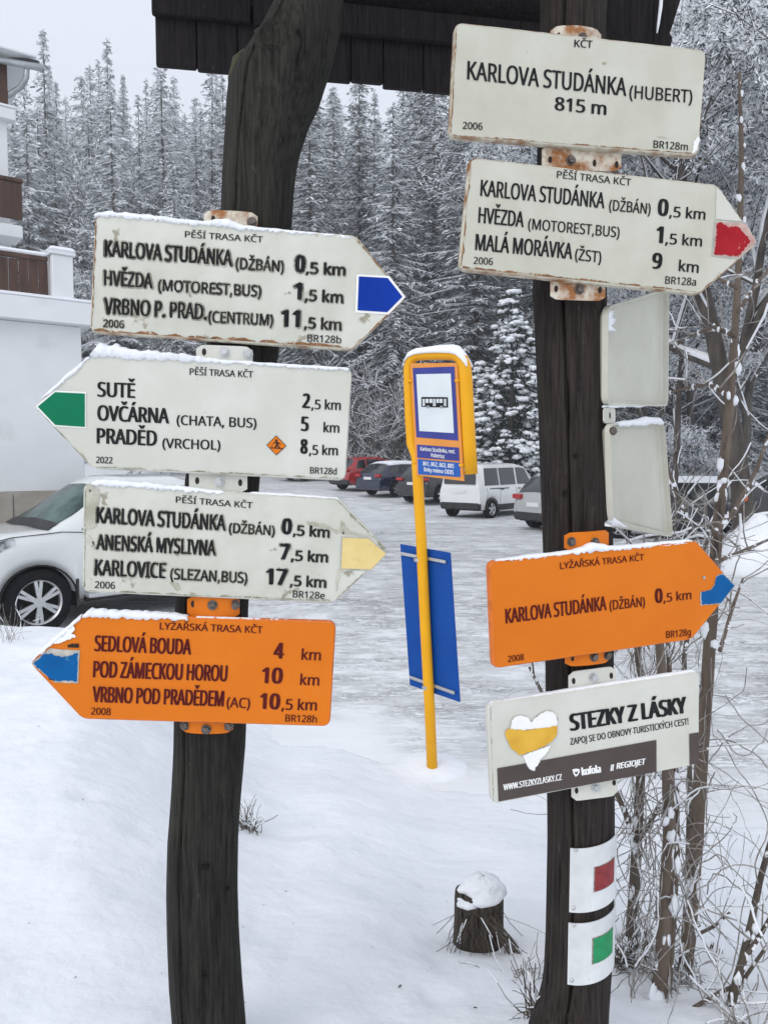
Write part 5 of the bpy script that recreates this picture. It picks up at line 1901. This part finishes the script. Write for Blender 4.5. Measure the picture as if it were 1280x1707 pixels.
# bare, rimed deciduous shrubs and trees
def branchy(label, H, seed, name, cat, levels=4, r0=.05, spread=.5, frost=.5, group=None, fork=(3, 5), flecks=0, fl=(.06, .03), snow_top=True, mats=('twig', 'frost'), first=.25, minr=.006, bend=.12, upb=.12):
    rs = random.Random(seed)
    t = thing(name, label, cat, (0, 0, 0), group=group, local=True)
    tr, sn = MB(), MB()
    tips = []

    def grow(p, d, L_, r, lev):
        n = 5 if lev < 2 else 4
        pts, rads = [p], [r]
        q, dd = p.copy(), d.copy()
        for i in range(n):
            dd = (dd + Vector((rs.uniform(-bend, bend), rs.uniform(-bend, bend), rs.uniform(-bend * .6, bend) + upb * .2))).normalized()
            q = q + dd * (L_ / n)
            pts.append(q.copy()); rads.append(max(minr, r * (1 - .55 * (i + 1) / n)))
        tr.tube(pts, rads, 7 if lev == 0 else (5 if lev == 1 else 3), cap=False)
        if snow_top and lev >= 1 and rs.random() < .85:
            sn.tube([x + Vector((rs.uniform(-.3, .3) * rr, rs.uniform(-.3, .3) * rr, rr * .9)) for x, rr in zip(pts, rads)], [max(minr * 1.1, rr * rs.uniform(.6, 1.15)) for rr in rads], 4, cap=False)
        if lev < levels:
            for k in range(rs.randint(*fork) + (2 if lev == 0 else 0)):
                f = rs.uniform(first if lev == 0 else .2, 1.0)
                i = min(n - 1, int(f * n)); g = f * n - i
                b_ = pts[i].lerp(pts[i + 1], g)
                ax = (pts[i + 1] - pts[i]).normalized()
                side = Vector((rs.uniform(-1, 1), rs.uniform(-1, 1), rs.uniform(-.25, .7))).normalized()
                nd = (ax * (1 - spread) + side * (spread + .25)).normalized()
                grow(b_, nd, L_ * rs.uniform(.42, .72), max(minr, rads[i] * rs.uniform(.45, .65)), lev + 1)
        else:
            for i in range(1, len(pts)): tips.append(pts[i])
    grow(Vector((0, 0, -.1)), Vector((rs.uniform(-.1, .1), rs.uniform(-.1, .1), 1)), H * .62, r0, 0)
    tr.build('trunk', M[mats[0]], t, origin=(0, 0, 0))
    if flecks and tips:
        npr = np.random.RandomState(seed)
        T_ = np.array([tuple(x) for x in tips])
        c = T_[npr.randint(0, len(T_), flecks)] + npr.normal(0, fl[0] * 1.3, (flecks, 3))
        d = unit(npr.normal(0, 1, (flecks, 3))) * (fl[0] * npr.uniform(.5, 1.3, (flecks, 1)))
        e = unit(np.cross(d, npr.normal(0, 1, (flecks, 3)))) * (fl[1] * npr.uniform(.5, 1.3, (flecks, 1)))
        Q = np.stack([c - d - e * .4, c + e, c + d + e * .3, c - e], 1)
        quads_mesh('frosted_leaves', Q, (npr.uniform(0, 1, flecks) > frost).astype(int), [M['frost'], M['needle']], t)
    if sn.f: sn.build('snow', M[mats[1]], t, origin=(0, 0, 0))
    return t


G_SH = 'bare frosted shrubs behind the parked cars'
shr = [branchy('bare brown shrub with frosted twigs behind the parked cars', h, 70 + i, 'shrub', 'shrub', levels=3, r0=.07, spread=.62, group=G_SH, fork=(5, 8), minr=.014, first=.1, bend=.25, mats=('twig', 'frost')) for i, h in enumerate((5.5, 6.5, 5.0))]
sh_used = set()
for i, (px, d, sc) in enumerate(((505, 46, 1.0), (545, 43, 1.1), (590, 44, 1.2), (628, 42.5, 1.1), (660, 43, 1.25), (575, 47, 1.5), (640, 48, 1.6), (470, 48, 1.1), (540, 50, 1.7), (690, 44, 1.2))):
    plant(shr[i % 3], px, d, sc, used=sh_used)
G_AL = 'pale frosted broadleaf trees in the hillside forest'
ald = [branchy('pale frosted broadleaf tree among the hillside spruces', 17, 80 + i, 'broadleaf_tree', 'tree', levels=4, r0=.22, spread=.42, group=G_AL, fork=(4, 6), minr=.028, flecks=34000, fl=(.22, .035), frost=.86, mats=('bark', 'frost_far')) for i in range(2)]
al_used = set()
for i, (px, d, sc) in enumerate(((250, 58, 1.0), (335, 60, .95), (205, 56, .8), (295, 56, .9), (100, 53, .42), (1150, 44, 1.1), (1240, 42, 1.2), (1110, 60, 1.5), (1190, 58, 1.6), (1290, 56, 1.5), (1085, 40, .9))):
    plant(ald[i % 2], px, d, sc, used=al_used)


# the dark evergreen with heavy snow pads, right of the bus sign
def padded_tree(label, H, Rb, seed, px, d):
    rs = random.Random(seed); npr = np.random.RandomState(seed)
    p0 = at(px, 765, d)
    t = thing('snowy_evergreen', label, 'tree', (p0.x, d, lot_h(p0.x, d) - .1), local=True)
    b = MB(); b.tube([(0, 0, 0), (.05, 0, H * .5), (0, .05, H * .98)], [.16, .10, .02], 8); b.build('trunk', M['bark'], t, origin=(0, 0, 0))
    pads = MB(); Q = []; Qf = []
    z = H * .02
    while z < H * .99:
        f = z / H
        Rl = Rb * (1 - f) ** .55 * (.75 + .25 * min(1, f * 6))
        for j in range(max(4, int(15 * (1 - f * .55)))):
            a = rs.uniform(0, 6.283)
            L_ = Rl * rs.uniform(.55, 1.06)
            n = max(2, int(L_ / .34))
            dr = rs.uniform(.2, .5)
            for i in range(n):
                s = (i + 1) / n
                c = Vector((math.cos(a) * L_ * s, math.sin(a) * L_ * s, z - dr * L_ * s * s + rs.uniform(-.05, .05)))
                # needle sprays hanging under and around
                for k in range(7):
                    dd = np.array([rs.gauss(math.cos(a) * .6, .6), rs.gauss(math.sin(a) * .6, .6), rs.uniform(-1.1, .05)]); dd = dd / np.linalg.norm(dd) * rs.uniform(.14, .36)
                    e = np.cross(dd, npr.normal(0, 1, 3)); e = e / np.linalg.norm(e) * rs.uniform(.025, .06)
                    o = np.array(c) + npr.normal(0, .06, 3)
                    (Qf if rs.random() < .05 else Q).append([o - e, o + e, o + dd + e * .3, o + dd - e * .3])
                if s > .42 and rs.random() < .80:
                    # irregular pad of snow: several small lobes
                    for q in range(rs.randint(2, 4)):
                        o = c + Vector((rs.gauss(0, .10), rs.gauss(0, .10), .03 + rs.uniform(-.03, .05)))
                        r_ = rs.uniform(.06, .145) * (.8 + .4 * s)
                        pads.blob(o, r_ * rs.uniform(1.0, 1.7), r_ * rs.uniform(1.0, 1.7), r_ * rs.uniform(.55, .85), 6, 3, seed=rs.randrange(10 ** 6), rough=.28)
        z += H * .042
    quads_mesh('crown', np.concatenate([np.array(Q), np.array(Qf)]), [0] * len(Q) + [1] * len(Qf), [M['needle_dark'], M['frost']], t)
    pads.build('snow_pads', M['snow_cap'], t, origin=(0, 0, 0))
    return t


padded_tree('dark evergreen loaded with thick snow pads between the bus sign and the right post', 9.6, 2.5, 3, 850, 36.5)
padded_tree('smaller snow loaded evergreen behind the roof of the white van', 6.4, 2.2, 4, 800, 38.5)

# frosted tree at the right edge, thick trunk
bt = branchy('large frosted broadleaf tree with thick trunk and orange mark at the right edge', 12.5, 9, 'broadleaf_tree', 'tree', levels=4, r0=.22, spread=.48, fork=(5, 7), minr=.006, flecks=120000, fl=(.055, .014), frost=.78, first=.42, mats=('bark', 'frost'))
p = at(1247, 850, 14.5)
bt.location = (p.x, 14.5, ground_h(p.x, 14.5)); bt.rotation_euler.z = 1.0
q = MB(); c = at(1241, 830, 14.5 - .25); c = c - Vector(bt.location)
Ri = bt.rotation_euler.to_matrix().inverted()
q.blob(Ri @ c, .055, .055, .075, 10, 5); q.build('orange_mark', M['orange_dot'], bt, origin=(0, 0, 0))
b2 = branchy('slender frosted tree leaning in front of the forest, right of the place name sign', 8.5, 12, 'broadleaf_tree', 'tree', levels=4, r0=.10, spread=.46, fork=(5, 7), minr=.005, flecks=60000, fl=(.05, .013), frost=.78, first=.42, mats=('bark', 'frost'))
p = at(1120, 850, 17.5); b2.location = (p.x, 17.5, ground_h(p.x, 17.5)); b2.rotation_euler.z = 2.1
b3 = branchy('low snow covered bush behind the black car at the right', 2.6, 15, 'bush', 'bush', levels=4, r0=.035, spread=.6, fork=(5, 7), minr=.005, flecks=9000, fl=(.05, .016), frost=.85, first=.05, mats=('twig', 'snow_cap'), bend=.2)
p = at(1165, 850, 23.5); b3.location = (p.x, 23.5, ground_h(p.x, 23.5)); b3.scale = (1.3, 1.3, 1.15)
hp = MB()
c = at(1250, 885, 13.2)
hp.blob((c.x + .35, c.y, -.1), .85, .7, 1.08, 22, 10, rough=.08, seed=3, half=True)
tag(hp.build('snow_heap', M['snow_cap'], origin=(c.x, c.y, -.1)), 'shovelled snow heap in front of the thick tree trunk', 'snow heap')


# ------------------------------------------------------------------ saplings and vines beside the right post
def px_tube(mb, pts, d, dd=0.0, n=8, k=1.0, wob=.06, seed=0):
    P, Rr = [], []
    for i, (x, y, w) in enumerate(pts):
        P.append(at(x, y, d + dd * i / max(1, len(pts) - 1)))
        Rr.append(max(.0006, w / 2 / F * d * k))
    # smooth resample
    Q_, R_ = [], []
    for i in range(len(P) - 1):
        for s in range(4):
            t_ = s / 4
            Q_.append(P[i].lerp(P[i + 1], t_)); R_.append(Rr[i] * (1 - t_) + Rr[i + 1] * t_)
    Q_.append(P[-1]); R_.append(Rr[-1])
    mb.tube(Q_, R_, n, wob=wob, seed=seed)
    return Q_, R_


def wander(mb, sn, p, length, r, rs, dirv, g=.0, step=.03, snow=.35, n=4, wig=.5):
    """thin vine or twig drawn as a wandering tube"""
    pts = [p.copy()]
    d = dirv.normalized()
    for i in range(max(2, int(length / step))):
        d = (d + Vector((rs.gauss(0, wig), rs.gauss(0, wig), rs.gauss(0, wig) - g)) * .45).normalized()
        pts.append(pts[-1] + d * step)
    mb.tube(pts, [r * (1 - .5 * i / len(pts)) for i in range(len(pts))], n, cap=False)
    if rs.random() < snow:
        a = rs.randrange(0, max(1, len(pts) - 3)); b_ = min(len(pts), a + rs.randint(3, 9))
        if b_ - a > 1: sn.tube([x + Vector((0, 0, r * .9)) for x in pts[a:b_]], r * rs.uniform(.9, 1.6), n, cap=False)
    return pts


def sapling(label, stems, d, dd, seed, vines=0, twigs=10, mat_='twig_red', vr=(.0011, .0024), vspan=None, tuft=True, fl=0, name='sapling'):
    rs = random.Random(seed)
    x0, y0, _ = stems[0][0]
    base = at(x0, y0, d); base.z = ground_h(base.x, base.y) - .03
    t = thing(name, label, 'sapling', tuple(base))
    mb, sn, vi = MB(), MB(), MB()
    first = None
    for s in stems:
        Q_, R_ = px_tube(mb, s, d, dd, seed=seed)
        if first is None:
            first = (Q_, R_)
            mb.tube([base, Q_[0]], R_[0], 8)
        # snow lumps stuck on the stem
        for k in range(int(len(Q_) * .8)):
            i = rs.randrange(len(Q_) - 1)
            o = Q_[i].lerp(Q_[i + 1], rs.random()) + Vector((rs.uniform(-1, 1) * R_[i], -R_[i] * rs.uniform(.2, 1), 0))
            sn.blob(o, rs.uniform(.3, .8) * R_[i] + .002, .004, rs.uniform(.4, 1.6) * R_[i] + .002, 6, 4, seed=rs.randrange(9999), rough=.3)
        for k in range(twigs):
            i = rs.randrange(2, len(Q_))
            wander(vi, sn, Q_[i], rs.uniform(.08, .40), rs.uniform(.0012, .0028), rs, Vector((rs.uniform(-1, 1), rs.uniform(-.5, .5), rs.uniform(-.1, .9))), g=-.02, snow=.6, wig=.28)
    Q_, R_ = first
    lo, hi = vspan or (0, len(Q_) - 1)
    for k in range(vines):
        i = rs.randint(lo, hi)
        o = Q_[min(i, len(Q_) - 1)] + Vector((rs.gauss(0, .03), rs.gauss(0, .02), 0))
        wander(vi, sn, o, rs.uniform(.15, .65), rs.uniform(*vr), rs, Vector((rs.uniform(-.5, .5), rs.uniform(-.3, .3), rs.choice((-1, -1, 1)))), g=.05, snow=.55, step=.022, wig=.42)
    mb.build('stem', M[mat_], t)
    if vi.f: vi.build('vine', M['straw'] if vines else M['twig'], t)
    if sn.f: sn.build('snow', M['snow_cap'], t)
    return t


sapling('brown stem wrapped in a thick tangle of snowy vines, nearest right of the right post', [[(1096, 1692, 28), (1104, 1600, 27), (1110, 1500, 25), (1116, 1400, 24), (1114, 1300, 23), (1108, 1180, 20), (1100, 1080, 16), (1092, 960, 13), (1085, 905, 10)],
         [(1112, 1690, 12), (1120, 1560, 12), (1128, 1420, 12), (1126, 1290, 11), (1118, 1150, 10), (1112, 1060, 8)]], 1.86, .10, 1, vines=120, twigs=8, vspan=(0, 30))
sapling('tall bare brown sapling trunk rising along the right side, snow specks up its length', [[(1138, 1660, 27), (1148, 1560, 26), (1160, 1400, 26), (1170, 1250, 24), (1180, 1120, 23), (1187, 1000, 22), (1196, 880, 20), (1208, 760, 18), (1222, 600, 15), (1232, 430, 12), (1236, 250, 9), (1232, 120, 5)],
         [(1190, 890, 9), (1225, 850, 9), (1262, 780, 7), (1290, 700, 5)], [(1186, 940, 8), (1235, 920, 7), (1280, 900, 5)], [(1200, 1085, 7), (1222, 1010, 6), (1238, 965, 4)],
         [(1225, 560, 8), (1190, 545, 7), (1150, 560, 5), (1120, 580, 3)], [(1215, 660, 8), (1180, 640, 7), (1130, 650, 5), (1100, 660, 3)], [(1230, 520, 7), (1262, 470, 6), (1290, 440, 4)], [(1228, 480, 7), (1190, 460, 6), (1140, 470, 4)]],
        2.0, .25, 2, vines=46, twigs=8, vspan=(0, 26))
sapling('thin forked sapling directly behind the right post foot, draped with dead vines', [[(1048, 1620, 22), (1056, 1500, 20), (1062, 1400, 18), (1068, 1290, 16), (1066, 1120, 14), (1060, 1050, 10)], [(1060, 1400, 11), (1040, 1350, 10), (1022, 1310, 8)], [(1062, 1405, 9), (1085, 1370, 8), (1100, 1340, 6)]],
        2.25, .08, 3, vines=80, twigs=6, vspan=(0, 18), mat_='twig')
sapling('dark forked twig leaning at the lower right corner of the photo', [[(1208, 1712, 17), (1222, 1660, 16), (1238, 1600, 15), (1252, 1540, 13), (1266, 1470, 11), (1285, 1400, 9)], [(1246, 1590, 9), (1270, 1555, 8), (1295, 1510, 6)], [(1140, 1690, 7), (1200, 1655, 7), (1235, 1640, 7), (1290, 1560, 5)]],
        1.80, .05, 4, vines=14, twigs=5, mat_='twig')
sapling('short broken twig poking out of the snow right of the brown sapling', [[(1168, 1625, 8), (1180, 1600, 7), (1188, 1572, 5)], [(1160, 1560, 6), (1190, 1545, 6), (1216, 1522, 4)], [(1175, 1620, 5), (1195, 1612, 4)]], 2.2, .05, 5, vines=6, twigs=3, mat_='twig', name='twig')
sapling('grey dead twig poking behind the orange ski sign, left of the right post', [[(968, 1690, 7), (962, 1400, 7), (930, 1215, 7), (905, 1158, 6), (893, 1135, 6), (882, 1112, 4)]], 1.95, .02, 6, vines=0, twigs=2, mat_='twig', name='twig')
sapling('thin snow-laden branch standing behind the two blank boards', [[(1150, 1300, 9), (1140, 1100, 9), (1160, 960, 9), (1150, 880, 8), (1120, 800, 7), (1098, 740, 5)], [(1158, 950, 6), (1180, 900, 6), (1176, 840, 4)], [(1140, 850, 5), (1115, 870, 5), (1090, 905, 4)]],
        2.6, .2, 7, vines=26, twigs=16, mat_='twig', name='branch', vspan=(4, 20))


# tangles of dead stalks lying on the snow
def tangle(label, px, py, d, n, size, seed, flat=.5, name='dry_stalks', r=(.0010, .0022), snow=.5, g=.06, m='straw', up=.6):
    rs = random.Random(seed)
    c = at(px, py, d)
    c.z = ground_h(c.x, c.y)
    t = thing(name, label, 'dead stalks', tuple(c))
    mb, sn = MB(), MB()
    for i in range(n):
        a = rs.uniform(0, 6.283)
        o = c + Vector((math.cos(a), math.sin(a), 0)) * rs.uniform(0, size * .5)
        o.z = ground_h(o.x, o.y) - .005
        wander(mb, sn, o, rs.uniform(.5, 1.3) * size, rs.uniform(*r), rs, Vector((rs.uniform(-flat, flat), rs.uniform(-flat, flat), up)), g=g, snow=snow, step=size * .09, wig=.30)
    mb.build('stalks', M[m], t)
    if sn.f: sn.build('snow', M['snow_cap'], t)
    return t


tangle('snowy clump of dead stalks close on the left side of the right post foot', 900, 1600, 1.66, 46, .10, 11, m='twig')
tangle('big dark tangle of stalks and leaf litter between right post and vine wrapped stem', 1048, 1590, 2.08, 130, .17, 12, m='twig', flat=.9)
tangle('low tangle of stalks at the foot of the tall brown sapling', 1150, 1650, 1.98, 60, .12, 13, flat=.9)
tangle('few bent stalks on the snow between stump and right post', 872, 1555, 2.0, 16, .14, 14, flat=.8)
tangle('sparse upright dead stalks on the snow bank at the left edge', 14, 1092, 5.2, 22, .24, 15, r=(.0012, .0024), flat=.35, up=1.0, g=.03)
tangle('small dark clump of stalks right of the left post on the snow bank', 412, 1322, 3.15, 46, .12, 16, m='twig', r=(.0012, .0028))
tangle('loose dead stalks in the bottom right corner', 1235, 1700, 1.70, 30, .10, 17, flat=.9)

# ------------------------------------------------------------------ stump
st_d = 1.8
while at(798, 1576, st_d).z > ground_h(at(798, 1576, st_d).x, st_d) + .004 and st_d < 3: st_d += .01
sc0 = at(798, 1576, st_d); zt_ = at(798, 1492, st_d).z
st = thing('tree_stump', 'low sawn stump with a domed snow cap in front of the right post', 'stump', (sc0.x, sc0.y, sc0.z))
rs = random.Random(8)
b = MB()
n = 34
rr = 42 / F * st_d
vs = []
for l, (z, k) in enumerate(((sc0.z - .05, 1.12), (sc0.z + .02, 1.03), (sc0.z + .07, 1.0), (zt_ - .01, .99), (zt_ + .012, .97))):
    for i in range(n):
        a = 2 * math.pi * i / n
        q = k * (1 + .03 * math.sin(5 * a + .5) + .018 * math.sin(11 * a))
        dz = .012 * math.sin(2 * a) + .006 * math.sin(5 * a + 1) if l >= 3 else 0
        vs.append((sc0.x + math.cos(a) * rr * q, sc0.y + math.sin(a) * rr * q, z + dz))
fs = [(l * n + i, l * n + (i + 1) % n, l * n + n + (i + 1) % n, l * n + n + i) for l in range(4) for i in range(n)] + [tuple(range(4 * n, 5 * n))]
b.add(vs, fs, 0, True)
b.build('wood', M['stump'], st)
b = MB()
b.blob((sc0.x + .008, sc0.y, zt_ + .004), rr * .97, rr * .99, .054, 22, 9, rough=.085, seed=2, half=True)
b.blob((sc0.x - rr * .45, sc0.y - rr * .55, zt_ - .004), rr * .55, rr * .45, .022, 14, 5, rough=.1, seed=5, half=True)
b.build('snow_cap', M['snow_cap'], st)
stk = thing('dry_stalks', 'dead grass stalks draped over the front of the stump', 'dead stalks', (sc0.x, sc0.y - rr, sc0.z))
mb, sn = MB(), MB()
for i in range(60):
    x = rs.uniform(-1.0, 1.0)
    o = Vector((sc0.x + rr * (x * .9), sc0.y - rr * math.sqrt(max(.05, 1 - (x * .9) ** 2)) - .006, zt_ - rs.uniform(.0, .05)))
    L_ = rs.uniform(.04, .12)
    e = Vector((o.x + rs.gauss(.02 * (1 if x > -.3 else -1), .055), o.y - rs.uniform(.005, .03), o.z - L_))
    mdp = (o + e) / 2 + Vector((rs.gauss(0, .008), -.008, .006))
    mb.tube([o, mdp, e], rs.uniform(.0005, .0011), 4)
    if rs.random() < .12: sn.tube([o.lerp(mdp, .3) + Vector((0, -.001, .0012)), mdp + Vector((0, -.001, .0015)), mdp.lerp(e, .4) + Vector((0, -.001, .0012))], rs.uniform(.0010, .0018), 5)
for i in range(22):        # the sheaf leaning off to the right
    o = Vector((sc0.x + rr * .2 + rs.gauss(0, .012), sc0.y - rr * .95, zt_ - .03 + rs.gauss(0, .008)))
    e = Vector((sc0.x + rr * rs.uniform(1.2, 2.1), sc0.y - rr * rs.uniform(.8, 1.2), sc0.z - .01))
    mb.tube([o, (o + e) / 2 + Vector((0, -.004, rs.uniform(.0, .015))), e], rs.uniform(.0009, .0019), 4)
mb.build('stalks', M['twig'], stk)
sn.build('snow', M['snow_cap'], stk)


# ------------------------------------------------------------------ bark crumbs and needles fallen on the snow
rs = random.Random(77)
cb = MB()
for i in range(60):
    y = rs.uniform(1.7, 5.2) if i < 40 else rs.uniform(1.7, 2.6)
    x = rs.uniform(-.5, .55) * y
    z = ground_h(x, y)
    a = rs.uniform(0, 3.14); l = rs.uniform(.0015, .0045) * (1 if rs.random() < .85 else 2.2)
    d = Vector((math.cos(a) * l, math.sin(a) * l, 0)); e = Vector((-d.y, d.x, 0)) * rs.uniform(.15, .5)
    c = Vector((x, y, z + .003))
    cb.add([c - d, c + e, c + d, c - e, c + Vector((0, 0, l * .4))], [(0, 1, 4), (1, 2, 4), (2, 3, 4), (3, 0, 4)], 0)
tag(cb.build('snow_litter', M['twig']), kind='stuff')

# ------------------------------------------------------------------ winter air
hz = MB()
hz.box((0, 66, 34), 330, 150, 72)
ho = hz.build('haze', [])
tag(ho, kind='stuff')
hm = bpy.data.materials.new('haze')
hm.use_nodes = True
hm.node_tree.nodes.clear()
hout = hm.node_tree.nodes.new('ShaderNodeOutputMaterial')
hv = hm.node_tree.nodes.new('ShaderNodeVolumePrincipled')
hv.inputs['Color'].default_value = (.92, .94, .97, 1)
hv.inputs['Density'].default_value = .0022
hv.inputs['Anisotropy'].default_value = .2
hm.node_tree.links.new(hv.outputs[0], hout.inputs['Volume'])
ho.data.materials.append(hm)
